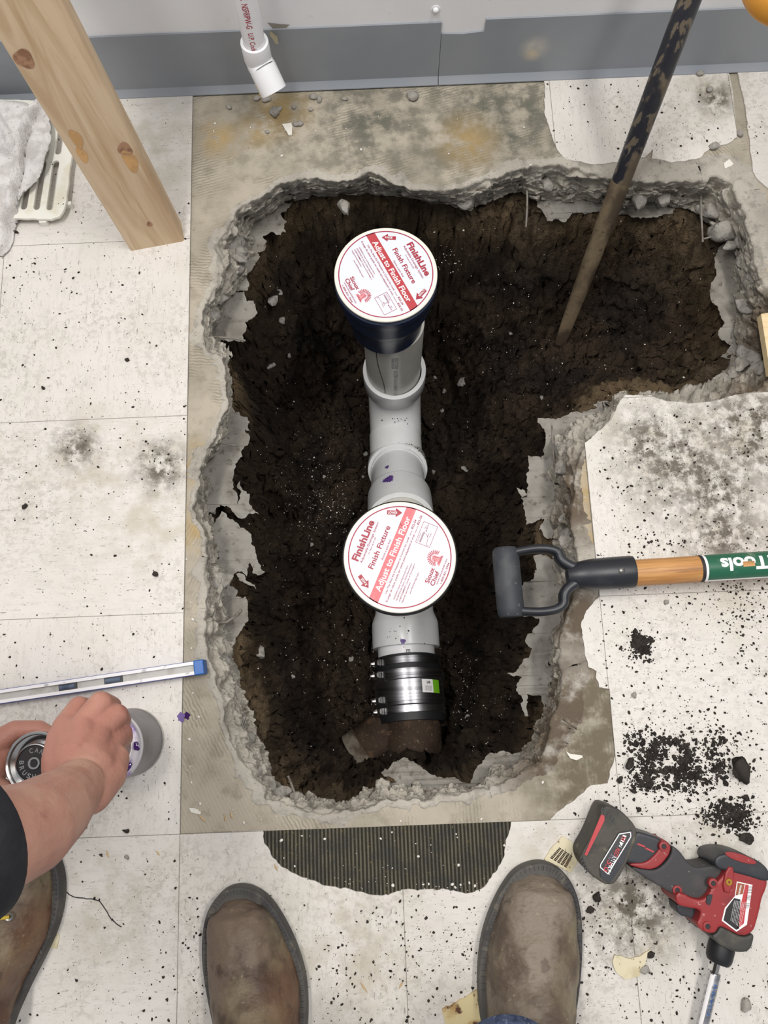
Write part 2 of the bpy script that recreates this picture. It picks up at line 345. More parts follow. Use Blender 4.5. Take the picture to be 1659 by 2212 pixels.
def pine_material():
    g = NT('pine_stud'); v = g.tc.outputs['Object']
    vv = g.mapping(v, (1, 1, .10))
    w = g.noise(vv, 26, 5, .6, 1.2)
    c = g.mix(g.ramp(w, .38, .62), lin((212, 188, 156)), lin((192, 163, 129)))
    c = g.mix(g.math('MULTIPLY', g.ramp(g.noise(g.mapping(v, (1, 1, .06)), 70, 4), .56, .66), .45), c, lin((176, 142, 104)))
    c = g.mix(g.math('MULTIPLY', g.ramp(g.noise(v, 6, 4), .52, .66), .55), c, lin((168, 148, 122)))
    c = g.mix(g.math('MULTIPLY', g.ramp(g.noise(v, 17, 4), .63, .68), .5), c, lin((176, 122, 66)))
    g.set(g.b.inputs['Base Color'], c)
    g.b.inputs['Roughness'].default_value = .62
    b = g.new('ShaderNodeBump', {'Height': w, 'Strength': .2, 'Distance': .003})
    g.set(g.b.inputs['Normal'], b.outputs[0])
    return g.m
MAT['pine'] = pine_material()

# ------------------------------------------------------------------ noise in numpy
_rs = np.random.RandomState(7)
_PERM = _rs.permutation(4096)
_VAL = _rs.rand(4096)*2-1
def vnoise(p):
    p = np.asarray(p, float); i = np.floor(p).astype(int); f = p-i; f = f*f*f*(f*(f*6-15)+10)
    def h(a, b, c):
        return _VAL[_PERM[(_PERM[(_PERM[a & 4095]+b) & 4095]+c) & 4095]]
    x, y, z = i[..., 0], i[..., 1], i[..., 2]; fx, fy, fz = f[..., 0], f[..., 1], f[..., 2]
    def l(a, b, t): return a+(b-a)*t
    return l(l(l(h(x, y, z), h(x+1, y, z), fx), l(h(x, y+1, z), h(x+1, y+1, z), fx), fy),
             l(l(h(x, y, z+1), h(x+1, y, z+1), fx), l(h(x, y+1, z+1), h(x+1, y+1, z+1), fx), fy), fz)
def fbm(p, scale, octv=4, gain=.5):
    p = np.asarray(p, float)*scale; a = 1; s = 0
    for k in range(octv):
        s = s+a*vnoise(p+k*17.3); a *= gain; p = p*2.03
    return s
def worley(p, scale):
    """F1 and cell id value of a 3-D cellular pattern"""
    q = np.asarray(p, float)*scale; i = np.floor(q).astype(int)
    best = np.full(q.shape[:-1], 9.); sec = best.copy(); cid = best.copy()*0
    for dx in (-1, 0, 1):
        for dy in (-1, 0, 1):
            for dz in (-1, 0, 1):
                c = i+np.array([dx, dy, dz])
                k = _PERM[(_PERM[(_PERM[c[..., 0] & 4095]+c[..., 1]) & 4095]+c[..., 2]) & 4095]
                o = np.stack([_VAL[k], _VAL[(k+971) & 4095], _VAL[(k+1999) & 4095]], -1)*.5+.5
                d = np.linalg.norm(c+o-q, axis=-1)
                m = d < best
                sec = np.where(m, best, np.minimum(sec, d)); cid = np.where(m, _VAL[(k+3001) & 4095], cid); best = np.where(m, d, best)
    return best, sec, cid

# ------------------------------------------------------------------ mesh helpers
def tagit(o, label=None, cat=None, group=None, kind=None):
    if label: o['label'] = label
    if cat: o['category'] = cat
    if group: o['group'] = group
    if kind: o['kind'] = kind
    return o

def thing(name, loc, label, cat, group=None):
    o = bpy.data.objects.new(name, None); COL.objects.link(o)
    o.empty_display_size = .05
    o.location = Vector([float(a) for a in loc])
    return tagit(o, label, cat, group)

def abs_loc(o):
    v = Vector(o.location)
    while o.parent: o = o.parent; v += Vector(o.location)
    return v

def link(name, me, mat, parent=None, origin=None, smooth=None):
    """link a mesh given in place coordinates; its origin goes to the parent or to its own base"""
    if mat is not None: me.materials.append(MAT[mat] if isinstance(mat, str) else mat)
    o = bpy.data.objects.new(name, me); COL.objects.link(o)
    if parent is not None:
        o.parent = parent; me.transform(Matrix.Translation(-abs_loc(parent)))
    elif origin is not None:
        org = Vector([float(a) for a in origin]); me.transform(Matrix.Translation(-org)); o.location = org
    if smooth is not None:
        n = len(me.polygons); me.polygons.foreach_set('use_smooth', [True]*n)
        if smooth < 179:
            me.set_sharp_from_angle(angle=math.radians(smooth))
    return o

class MB:
    def __init__(s): s.v = []; s.f = []
    def add(s, v, f):
        n = len(s.v); s.v += [tuple(float(c) for c in p) for p in v]; s.f += [tuple(i+n for i in q) for q in f]; return s
    def grid(s, rows, closed=True, cap0=False, cap1=False):
        """rows: list of equally long rings"""
        n = len(rows[0]); v = [p for r in rows for p in r]; f = []
        for a in range(len(rows)-1):
            for b in range(n if closed else n-1):
                c = (b+1) % n
                f.append((a*n+b, a*n+c, (a+1)*n+c, (a+1)*n+b))
        if cap0: f.append(tuple(range(n))[::-1])
        if cap1: f.append(tuple((len(rows)-1)*n+k for k in range(n)))
        return s.add(v, f)
    def tube(s, pts, rad, n=16, cap=True):
        pts = [Vector([float(a) for a in p]) for p in pts]
        if not isinstance(rad, (list, tuple)): rad = [rad]*len(pts)
        rows = []; up = None
        for i, p in enumerate(pts):
            d = (pts[min(i+1, len(pts)-1)]-pts[max(i-1, 0)]).normalized()
            if up is None: up = Vector((0, 0, 1)) if abs(d.z) < .9 else Vector((0, 1, 0))
            x = d.cross(up).normalized(); y = x.cross(d).normalized(); up = y
            rows.append([p+rad[i]*(math.cos(2*math.pi*k/n)*x+math.sin(2*math.pi*k/n)*y) for k in range(n)])
        return s.grid(rows, True, cap, cap)
    def lathe(s, prof, org, axis=(0, 0, 1), n=64):
        """prof: (radius, distance along axis)"""
        a = Vector([float(c) for c in axis]).normalized(); o = Vector([float(c) for c in org])
        t = Vector((1, 0, 0)) if abs(a.x) < .9 else Vector((0, 1, 0))
        x = (t-a*t.dot(a)).normalized(); y = a.cross(x)
        rows = [[o+a*h+max(r, 1e-5)*(math.cos(2*math.pi*k/n)*x+math.sin(2*math.pi*k/n)*y) for k in range(n)] for r, h in prof]
        return s.grid(rows)
    def box(s, o, x, y, z):
        """box from corner o with edge vectors"""
        o, x, y, z = [np.array(a, float) for a in (o, x, y, z)]
        v = [o, o+x, o+x+y, o+y, o+z, o+x+z, o+x+y+z, o+y+z]
        return s.add(v, [(0, 3, 2, 1), (4, 5, 6, 7), (0, 1, 5, 4), (1, 2, 6, 5), (2, 3, 7, 6), (3, 0, 4, 7)])
    def mesh(s, name='mesh'):
        me = bpy.data.meshes.new(name); me.from_pydata(s.v, [], s.f); me.update()
        bm = bmesh.new(); bm.from_mesh(me); bmesh.ops.recalc_face_normals(bm, faces=bm.faces[:]); bm.to_mesh(me); bm.free()
        return me
    def build(s, name, mat, parent=None, origin=None, smooth=None):
        return link(name, s.mesh(name), mat, parent, origin, smooth)

def smooth01(t): t = np.clip(t, 0, 1); return t*t*(3-2*t)
def dense(pts, step, closed=True):
    pts = np.array(pts, float); out = []
    n = len(pts)
    for i in range(n if closed else n-1):
        a, b = pts[i], pts[(i+1) % n]; k = max(1, int(np.linalg.norm(b-a)/step))
        for j in range(k): out.append(a+(b-a)*j/k)
    if not closed: out.append(pts[-1])
    return np.array(out)

def ragged(pts, step, amp, seed=0, closed=True, sc=60):
    q = dense(pts, step, closed)
    p3 = np.concatenate([q[:, :2], np.full((len(q), 1), seed*3.7)], 1)
    q = q.copy()
    q[:, 0] += amp*fbm(p3, sc, 4, .6); q[:, 1] += amp*fbm(p3+9.1, sc, 4, .6)
    return q

def chaikin(pts, it=2, closed=True):
    p = [np.array(a, float) for a in pts]
    for _ in range(it):
        q = []
        n = len(p)
        for i in range(n if closed else n-1):
            a, b = p[i], p[(i+1) % n]; q += [a*.75+b*.25, a*.25+b*.75]
        if not closed: q = [p[0]]+q+[p[-1]]
        p = q
    return p

def plate_mesh(loops, z0, z1, bevel=0, seg=2):
    """flat plate with holes from outlines (first = outside), between two heights"""
    cu = bpy.data.curves.new('outline', 'CURVE'); cu.dimensions = '2D'; cu.fill_mode = 'BOTH'
    for L in loops:
        sp = cu.splines.new('POLY'); sp.points.add(len(L)-1)
        for i, p in enumerate(L): sp.points[i].co = (float(p[0]), float(p[1]), 0, 1)
        sp.use_cyclic_u = True
    cu.extrude = max((z1-z0)/2-bevel, 0); cu.bevel_depth = bevel; cu.bevel_resolution = seg
    if bevel: cu.offset = -bevel
    ob = bpy.data.objects.new('tmp', cu); COL.objects.link(ob)
    dg = bpy.context.evaluated_depsgraph_get()
    me = bpy.data.meshes.new_from_object(ob.evaluated_get(dg))
    bpy.data.objects.remove(ob); bpy.data.curves.remove(cu)
    me.transform(Matrix.Translation((0, 0, (z0+z1)/2)))
    return me

def plate(name, loops, z0, z1, mat, parent=None, bevel=0, smooth=40, origin=None, seg=2):
    me = plate_mesh(loops, z0, z1, bevel, seg)
    me.materials.clear()
    if parent is None and origin is None:
        a = np.array(loops[0])[:, :2].mean(0); origin = (a[0], a[1], z0)
    return link(name, me, mat, parent, origin, smooth)

_TXT = {}
def text_data(s, bold=0.0):
    key = (s, bold)
    if key not in _TXT:
        cu = bpy.data.curves.new('t', 'FONT'); cu.body = s; cu.size = 1; cu.offset = bold; cu.resolution_u = 3
        ob = bpy.data.objects.new('tmp', cu); COL.objects.link(ob)
        dg = bpy.context.evaluated_depsgraph_get()
        me = bpy.data.meshes.new_from_object(ob.evaluated_get(dg))
        bm = bmesh.new(); bm.from_mesh(me); bmesh.ops.triangulate(bm, faces=bm.faces[:])
        if len(s) < 28:
            for _ in range(3):
                le = [e for e in bm.edges if e.calc_length() > .16]
                if not le: break
                bmesh.ops.subdivide_edges(bm, edges=le, cuts=1); bmesh.ops.triangulate(bm, faces=bm.faces[:])
        bm.to_mesh(me); bm.free()
        v = np.array([tuple(p.co) for p in me.vertices]); f = [tuple(p.vertices) for p in me.polygons]
        bpy.data.objects.remove(ob); bpy.data.curves.remove(cu); bpy.data.meshes.remove(me)
        _TXT[key] = (v, f)
    return _TXT[key]
def put_text(mb, s, x, y, height, width, bold=0.0, rot=0.0, fn=None, cap=.70):
    """lettering in a 2-D frame: baseline start (x, y), capital height, total width; fn maps (x, y) to the place"""
    v, f = text_data(s, bold)
    x0, x1 = v[:, 0].min(), v[:, 0].max()
    q = np.stack([(v[:, 0]-x0)/(x1-x0)*width, v[:, 1]/cap*height], 1)
    c, sn = math.cos(rot), math.sin(rot)
    q = np.stack([x+q[:, 0]*c-q[:, 1]*sn, y+q[:, 0]*sn+q[:, 1]*c], 1)
    mb.add([fn(a, b) for a, b in q], f)

_ICO = {}
def ico(sub):
    if sub not in _ICO:
        bm = bmesh.new(); bmesh.ops.create_icosphere(bm, subdivisions=sub, radius=1)
        _ICO[sub] = (np.array([tuple(v.co) for v in bm.verts]), [tuple(x.index for x in f.verts) for f in bm.faces]); bm.free()
    return _ICO[sub]
def lump(c, r, seed=0, sub=2, rough=.3, squash=(1, 1, .7), rot=None, facet=False):
    v, f = ico(sub); v = v.copy()
    if facet:
        rs = np.random.RandomState(seed+5)
        for _ in range(9):
            n = rs.randn(3); n /= np.linalg.norm(n); d = rs.uniform(.5, .85)
            e = v@n-d; v = v-np.maximum(e, 0)[:, None]*n
    v = v*(1+rough*fbm(v+seed*7.7, 1.3, 3)[:, None])
    a = random.Random(seed).uniform(0, 6.28) if rot is None else rot
    v = v*np.array(squash)
    v = np.stack([v[:, 0]*math.cos(a)-v[:, 1]*math.sin(a), v[:, 0]*math.sin(a)+v[:, 1]*math.cos(a), v[:, 2]], 1)
    return v*r+np.array(c, float), f

# ================================================================== THE SETTING
# edge of the hole: (upper edge of the slab, lower edge of the slab) as measured directions
PAIRS = [(797,372,795,415),(763,387,755,425),(719,396,722,425),(672,387,680,424),(644,384,650,428),(597,403,618,440),(570,423,585,460),
(516,452,550,480),(488,499,545,520),(468,535,540,560),(466,575,530,590),(470,611,510,625),(448,642,495,650),(436,680,470,690),
(440,720,455,722),(452,755,487,758),(482,775,492,775),(488,825,493,828),(490,869,496,872),(468,926,485,930),(448,970,460,985),
(431,1011,445,1030),(431,1055,442,1062),(417,1095,445,1100),(444,1152,460,1160),(447,1195,470,1190),(443,1230,482,1240),(449,1267,490,1270),
(443,1300,480,1310),(442,1350,500,1370),(445,1395,505,1420),(463,1450,515,1460),(471,1480,524,1500),(485,1518,535,1540),(488,1569,550,1590),
(495,1606,570,1635),(519,1640,596,1672),(543,1681,608,1692),(575,1725,650,1712),(617,1745,700,1726),(668,1755,750,1730),(719,1755,785,1714),
(787,1745,818,1697),(850,1730,850,1695),(950,1725,930,1705),(1040,1710,1010,1705),(1110,1680,1060,1670),(1160,1650,1110,1648),
(1185,1610,1150,1612),(1190,1560,1168,1565),(1205,1515,1180,1520),(1215,1470,1197,1475),(1210,1430,1198,1430),(1214,1370,1202,1375),
(1225,1320,1208,1325),(1240,1270,1215,1280),(1245,1220,1195,1225),(1240,1170,1190,1180),(1228,1125,1190,1120),(1240,1070,1195,1060),
(1243,1015,1198,1000),(1262,965,1200,950),(1300,930,1230,925),(1325,895,1285,895),(1345,862,1335,862),(1405,857,1400,848),(1444,868,1440,850),
(1495,873,1495,850),(1538,868,1535,835),(1586,855,1560,800),(1640,842,1585,775),(1675,800,1592,750),(1680,720,1590,710),(1665,640,1585,660),
(1635,590,1592,610),(1625,530,1590,560),(1610,480,1575,520),(1605,440,1540,500),(1580,400,1510,460),(1550,382,1480,450),(1481,395,1440,440),
(1430,390,1400,440),(1360,392,1340,445),(1300,380,1290,440),(1240,360,1240,435),(1200,352,1190,430),(1150,362,1150,425),(1110,372,1110,410),
(1050,387,1060,430),(995,407,1020,455),(930,415,950,440),(865,403,880,428),(830,384,835,425)]
SLAB = .092
Tw = np.array([W(a, b, 0)[:2] for a, b, c, d in PAIRS])
Bw = np.array([W(c, d, -SLAB)[:2] for a, b, c, d in PAIRS])
def paired(step):
    t, b = [], []
    n = len(Tw)
    for i in range(n):
        j = (i+1) % n
        L = max(np.linalg.norm(Tw[j]-Tw[i]), np.linalg.norm(Bw[j]-Bw[i])); k = max(1, int(round(L/step)))
        for m in range(k):
            u = m/k; t.append(Tw[i]*(1-u)+Tw[j]*u); b.append(Bw[i]*(1-u)+Bw[j]*u)
    return np.array(t), np.array(b)
TT, BB = paired(.0021)
def jit(a, amp, sc, seed):
    p = np.concatenate([a, np.full((len(a), 1), seed)], 1)
    return a+amp*np.stack([fbm(p, sc, 4, .55), fbm(p+31.7, sc, 4, .55)], 1)
TT = jit(TT, .0045, 45, 1.3); BB = jit(BB, .006, 40, 5.1)

# --- slab top with the hole left out, and its broken rim, as one surface
def build_slab():
    NR = 44
    n = len(TT)
    prev, nxt = np.roll(TT, 6, 0), np.roll(TT, -6, 0)
    tan = nxt-prev; tan /= np.linalg.norm(tan, axis=1)[:, None]
    out = np.stack([-tan[:, 1], tan[:, 0]], 1)
    cen = TT.mean(0)
    # orientation of the loop decides which side is outward
    area2 = np.sum(TT[:, 0]*np.roll(TT[:, 1], -1)-np.roll(TT[:, 0], -1)*TT[:, 1])
    if area2 > 0: out = -out
    rows = []
    p0 = np.concatenate([TT, np.zeros((n, 1))], 1)
    wide = .007+.010*np.abs(fbm(p0, 9, 3))+.012*np.maximum(fbm(p0, 35, 4, .6), 0)
    far = smooth01((TT[:, 0]-.60)/.12)*smooth01((TT[:, 1]-.80)/.1)+smooth01((TT[:, 0]-.50)/.03)*smooth01((.45-TT[:, 1])/.1)*.8
    wide = wide+.034*far
    for u in (1.0, .8, .6, .4, .25, .1):
        q0 = TT+out*(wide*u)[:, None]
        zz = .0004+np.clip(.0012+.0022*fbm(np.concatenate([q0, np.zeros((n, 1))], 1), 70, 4, .6), 0, .0022)*min(1, (1-u)*5)*min(1, u*4)
        if u == 1.0: zz = zz*0-.0006
        rows.append(np.concatenate([q0, zz[:, None]], 1))
    for k in range(NR+1):
        s = k/NR
        xy = TT*(1-s)+BB*s
        z = -SLAB*(s**.85)
        p = np.concatenate([xy, np.full((n, 1), z)], 1)
        A = min(1, s*5)
        big = fbm(p, 22, 2)[:, None]; mid = fbm(p+3, 60, 3, .6)
        f1, f2, cid = worley(p*np.array([1, 1, 1.3]), 34)
        w1, w2, cid2 = worley(p+5, 85)
        crack = np.clip((f2-f1)/.16, 0, 1)
        disp = A*(.011*cid*smooth01(crack)+.006*big[:, 0]+.005*mid+.003*cid2-.002*(1-crack)+.0018*fbm(p, 260, 3))
        d3 = np.concatenate([-out*disp[:, None]*.8, disp[:, None]*1.0], 1)
        q = p+d3
        q[:, 2] = np.minimum(q[:, 2], -.0003*k if k else 0)
        rows.append(q)
    q = rows[-1].copy(); q[:, :2] += out*.05; q[:, 2] = -.1; rows.append(q)
    rim = MB(); rim.grid(rows)
    # top
    bm = bmesh.new()
    loop = [bm.verts.new((a[0], a[1], 0)) for a in TT]
    outer = [bm.verts.new(c) for c in ((-1.3, -1.0, 0), (2.0, -1.0, 0), (2.0, 1.25, 0), (-1.3, 1.25, 0))]
    es = [bm.edges.new((loop[i], loop[(i+1) % n])) for i in range(n)]+[bm.edges.new((outer[i], outer[(i+1) % 4])) for i in range(4)]
    bmesh.ops.triangle_fill(bm, use_beauty=True, use_dissolve=False, edges=es)
    for f in bm.faces:
        if f.normal.z < 0: f.normal_flip()
    me = bpy.data.meshes.new('slab_top'); bm.to_mesh(me); bm.free()
    fl = tagit(link('floor', me, 'slab'), kind='structure')
    r = rim.build('broken_slab_edge', 'rubble', fl, smooth=180)
    tagit(r, kind='structure')
    return fl
FLOOR = build_slab()

# --- vinyl tile covering, with everything that has been broken away left out
def Wz(pts, z=.003): return [W(a, b, z)[:2] for a, b in pts]
YW = 1.19
pA = Wz([(568,1793),(572,1822),(588,1853),(601,1865),(639,1889),(684,1906),(718,1918),(746,1916),(770,1923),(797,1932),(825,1935),(849,1928),
         (868,1920),(911,1923),(959,1919),(990,1927),(1021,1928),(1045,1915),(1072,1884),(1089,1846),(1104,1790)])
pB = Wz([(1182,1771),(1208,1748),(1242,1728),(1270,1700),(1313,1692),(1317,1666),(1327,1636)])
pC = Wz([(1313,1488),(1293,1486),(1289,1451),(1272,1443),(1263,1404),(1255,1365),(1257,1344),(1266,1318),(1283,1299),(1295,1288)])
pD = Wz([(1266,958),(1293,932),(1315,914),(1339,867),(1349,854),(1405,853),(1422,861),(1448,866),(1495,871),(1538,867),(1568,859),(1590,851),(1680,843)])
def lastfix(p, **k):
    a = [np.array(q) for q in p]
    for key, val in k.items():
        i, c = (0 if key[0] == 'f' else -1), (0 if key[1] == 'x' else 1); a[i][c] = val
    return a
pA = lastfix(pA, fy=0, ly=0); pB = lastfix(pB, fy=0, lx=2*TL); pC = lastfix(pC, fx=2*TL, lx=2*TL); pD = lastfix(pD, fx=2*TL)
raw_big = [np.array((-1.3, YW)), np.array((0, YW)), np.array((0, 0))]+pA+pB+pC+pD+[np.array((2.0, pD[-1][1])), np.array((2.0, -1.0)), np.array((-1.3, -1.0))]
rg = lambda p, s, a=.0016: list(ragged(p, .003, a, s, False, 90))
big = [np.array((-1.3, YW)), np.array((0, YW)), np.array((0, 0))]+rg(pA, 1)+rg(pB, 2)+rg(pC, 3)+rg(pD, 4, .0012)+[np.array((2.0, pD[-1][1])), np.array((2.0, -1.0)), np.array((-1.3, -1.0))]
p2 = Wz([(1176,185),(1177,245),(1187,280),(1205,325),(1225,345),(1255,350),(1285,356),(1330,350),(1380,341),(1392,340),(1411,322),(1407,341),(1450,350),
         (1480,348),(1514,341),(1522,330),(1540,315),(1570,311),(1592,297),(1588,250),(1582,190),(1575,160)])
raw_p2 = [np.array((p2[0][0], YW))]+p2+[np.array((p2[-1][0], YW))]
p2 = [np.array((p2[0][0], YW))]+rg(p2[:19], 5, .001)+p2[18:]+[np.array((p2[-1][0]-.002, YW))]
p3 = Wz([(1594,155),(1609,230),(1622,325),(1627,370),(1634,385),(1652,400),(1680,425)])
raw_p3 = [np.array((p3[0][0], YW))]+p3+[np.array((2.0, p3[-1][1])), np.array((2.0, YW))]
p3 = [np.array((p3[0][0]-.001, YW))]+rg(p3, 6, .0008)+[np.array((2.0, p3[-1][1])), np.array((2.0, YW))]
for k, L in enumerate((big, p2, p3)):
    o = plate('tile_covering', [L], .0002, .003, 'tile', FLOOR, smooth=30)
    tagit(o, kind='structure')

# --- soil of the pit
def seg_dist(P, poly):
    best = np.full(len(P), 9.)
    a = poly; b = np.roll(poly, -1, 0)
    inside = np.zeros(len(P), bool)
    for i in range(len(a)):
        ab = b[i]-a[i]; L = ab@ab
        if L < 1e-12: continue
        t = np.clip(((P-a[i])@ab)/L, 0, 1)
        d = np.hypot(*(P-a[i]-t[:, None]*ab).T); best = np.minimum(best, d)
        c = (a[i][1] > P[:, 1]) != (b[i][1] > P[:, 1])
        with np.errstate(divide='ignore', invalid='ignore'):
            xx = a[i][0]+(P[:, 1]-a[i][1])*ab[0]/ab[1]
        inside ^= c & (P[:, 0] < xx)
    return np.where(inside, best, -best)
def soil_z(P):
    P = np.asarray(P, float)
    P3 = np.concatenate([P, np.zeros((len(P), 1))], 1)
    d = seg_dist(P, Bw)
    dn = d+.022*fbm(P3, 9, 2)+.010*fbm(P3, 30, 3)
    x, y = P[:, 0], P[:, 1]
    trench = .50+.13*smooth01((y-.15)/.6)
    arm = smooth01((x-.47-.05*fbm(P3, 5, 2))/.20)*smooth01((y-.55)/.12)
    D = trench*(1-arm)+.33*arm
    D = D-.10*smooth01((.22-x)/.14)*smooth01((y-.1)/.2)       # shelf at the left
    D = D-.07*smooth01((x-.44)/.12)*(1-arm)
    D = D+.05*np.exp(-((x-.331)/.10)**2)*(y > .15)
    Wd = .10+.05*arm+.07*smooth01((y-.80)/.2)*smooth01((.55-x)/.3)+.03*fbm(P3, 4, 2)
    Wd = Wd*(1-.62*smooth01((.145-y)/.03)*smooth01((x-.20)/.04)*smooth01((.43-x)/.04))
    t = dn/np.maximum(Wd, .05)
    z = -.100-(D-.100)*np.clip(.25*smooth01(t*3)+.75*smooth01(t), 0, 1)
    f1, f2, cid = worley(P3, 16); g1, g2, cid2 = worley(P3+3, 42)
    z += .024*fbm(P3, 12, 3)+.016*cid*np.clip(t, 0, 1)+.009*cid2+.007*fbm(P3, 60, 3, .6)+.003*fbm(P3, 240, 2)
    z = np.where(d < .012, np.minimum(z, -.100), z)
    z = np.where(d < -.01, -.106, z)
    return np.minimum(z, -.098)
def build_soil():
    x0, x1, y0, y1, st = Bw[:, 0].min()-.05, Bw[:, 0].max()+.05, Bw[:, 1].min()-.05, Bw[:, 1].max()+.05, .0030
    nx, ny = int((x1-x0)/st), int((y1-y0)/st)
    X, Y = np.meshgrid(np.linspace(x0, x1, nx), np.linspace(y0, y1, ny))
    P = np.stack([X.ravel(), Y.ravel()], 1)
    z = soil_z(P)
    # small sideways shifts give the steep faces crumbly ledges
    P3 = np.concatenate([P, z[:, None]], 1)
    P = P+.006*np.stack([fbm(P3*np.array([1, 1, 1.6]), 55, 4, .65), fbm(P3*np.array([1, 1, 1.6])+8, 55, 4, .65)], 1)
    me = bpy.data.meshes.new('soil')
    v = np.concatenate([P, z[:, None]], 1)
    i = np.arange((ny-1)*nx).reshape(ny-1, nx)[:, :-1].ravel()
    f = np.stack([i, i+1, i+nx+1, i+nx], 1)
    me.vertices.add(len(v)); me.vertices.foreach_set('co', v.ravel())
    me.loops.add(len(f)*4); me.loops.foreach_set('vertex_index', f.ravel())
    me.polygons.add(len(f)); me.polygons.foreach_set('loop_start', np.arange(len(f))*4); me.polygons.foreach_set('loop_total', np.full(len(f), 4))
    me.update(calc_edges=True)
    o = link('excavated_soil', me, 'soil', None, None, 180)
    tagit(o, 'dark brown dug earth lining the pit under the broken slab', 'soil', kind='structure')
build_soil()

# --- wall and vinyl base
wall = MB()
WF = 1.1975
wall.box((-1.3, WF, 0), (3.3, 0, 0), (0, .1, 0), (0, 0, 2.4))
tagit(wall.build('wall_back', 'wall'), kind='structure')
def base_strip(x0, x1, top, notch=None):
    prof = [(1.1855, .0032), (1.1858, .0046), (1.1940, .0128), (1.1946, .0140), (1.1946, .04)]
    mb = MB()
    xs = [x0, x1]
    rows = [[(x, y, z) for x in xs] for y, z in prof]
    v = [p for r in rows for p in r]
    f = [(2*i, 2*i+1, 2*i+3, 2*i+2) for i in range(len(rows)-1)]
    mb.add(v, f)
    # upright part as an outline with real thickness
    pts = notch if notch else [(x0, .04), (x1, .04), (x1, top), (x0, top)]
    n = len(pts)
    mb.add([(a, 1.1946, b) for a, b in pts]+[(a, WF-.0002, b) for a, b in pts], [tuple(range(n))]+[(i, i+n, (i+1) % n+n, (i+1) % n) for i in range(n)])
    mb.add([(x0, 1.1855, .0032), (x1, 1.1855, .0032), (x1, WF, .003), (x0, WF, .003)], [(0, 1, 2, 3)])
    return mb
HB = .1225
xs_ = W(955, 190, 0)[0]-.0; xn = .4885
tagit(base_strip(-1.3, .4195, HB).build('baseboard_back', 'base', smooth=25), kind='structure')
tagit(base_strip(.4207, 2.0, HB, [(.4207, .04), (2.0, .04), (2.0, HB+.002), (xn, HB+.002), (xn, HB-.02), (.455, HB-.0235), (.4207, HB-.0215)]).build('baseboard_back', 'base', smooth=25), kind='structure')

# --- torn grey sheet sticking out under the slab
FILMS = [
 ([(575,440),(631,432),(618,452),(606,462),(617,478),(617,499),(603,507),(585,502),(570,513),(573,540),(560,545),(562,558),(545,580),(535,600),(538,615),(528,628),(505,632),(480,625),(500,560),(530,500)], 'upper left corner of the hole', -.094),
 ([(500,628),(529,632),(534,648),(545,645),(556,672),(547,683),(533,690),(526,715),(528,737),(500,733),(450,730),(440,700),(462,670),(485,645)], 'left edge of the hole, beside the round cover', -.094),
 ([(488,873),(500,875),(508,888),(518,890),(537,907),(533,920),(541,932),(530,928),(538,945),(539,957),(528,965),(526,985),(519,990),(508,1010),(503,1030),(505,1055),(509,1070),(517,1090),(516,1040),(530,1060),(540,1085),(562,1112),(540,1110),(525,1118),(509,1115),(495,1095),(478,1090),(465,1110),(435,1105),(432,1050),(440,1000),(460,940),(478,900)], 'middle of the left edge', -.094),
 ([(450,1150),(468,1120),(480,1104),(505,1125),(520,1140),(543,1150),(547,1180),(550,1200),(560,1220),(573,1232),(560,1240),(545,1235),(536,1215),(532,1240),(520,1235),(502,1245),(495,1262),(508,1275),(505,1285),(532,1290),(534,1320),(538,1340),(520,1365),(512,1385),(506,1405),(503,1425),(515,1440),(521,1460),(520,1480),(527,1500),(505,1505),(480,1440),(460,1380),(450,1300),(445,1220)], 'left edge, above the level', -.094),
 ([(512,1241),(530,1238),(537,1255),(545,1262),(556,1268),(553,1274),(540,1266),(530,1258),(516,1256)], 'small scrap at the left edge', -.096),
 ([(1160,420),(1160,452),(1175,462),(1182,478),(1200,470),(1215,477),(1230,470),(1238,458),(1290,457),(1300,460),(1330,472),(1345,463),(1370,470),(1400,468),(1440,462),(1460,450),(1468,430),(1400,415),(1250,415)], 'top edge, behind the steel bar', -.094),
 ([(1560,525),(1600,530),(1602,580),(1600,640),(1596,690),(1598,750),(1600,775),(1562,770),(1582,745),(1570,735),(1548,722),(1556,707),(1565,700),(1558,685),(1550,660),(1535,645),(1537,615),(1548,600),(1545,575),(1548,545)], 'right edge of the hole', -.094),
 ([(1163,912),(1165,902),(1200,905),(1215,896),(1255,890),(1285,883),(1285,868),(1298,863),(1320,868),(1350,860),(1335,905),(1290,935),(1215,945),(1212,1060),(1205,1130),(1190,1168),(1172,1160),(1163,1145),(1175,1125),(1166,1118),(1135,1135),(1130,1100),(1128,1075),(1138,1072),(1140,1020),(1142,988),(1160,985),(1170,990),(1178,960),(1180,935)], 'inner corner above the spade handle', -.094),
 ([(1115,1054),(1122,1056),(1138,1069),(1128,1075),(1121,1069)], 'curled scrap above the spade handle', -.092),
 ([(1125,1268),(1150,1250),(1158,1230),(1150,1205),(1160,1198),(1180,1200),(1215,1215),(1225,1290),(1218,1330),(1210,1400),(1205,1450),(1200,1500),(1183,1520),(1175,1522),(1165,1505),(1140,1500),(1143,1545),(1135,1547),(1130,1510),(1112,1492),(1120,1475),(1130,1462),(1112,1458),(1096,1455),(1110,1450),(1125,1440),(1148,1415),(1145,1400),(1133,1385),(1140,1370),(1165,1350),(1170,1335),(1130,1330)], 'right edge, behind the spade grip', -.094),
 ([(826,1672),(836,1662),(840,1665),(855,1650),(875,1636),(890,1645),(900,1648),(915,1665),(935,1675),(950,1682),(980,1680),(1015,1688),(1030,1665),(1060,1628),(1090,1622),(1110,1628),(1145,1615),(1150,1640),(1105,1690),(1000,1722),(860,1722),(828,1708),(842,1682)], 'bottom edge of the hole', -.094)]
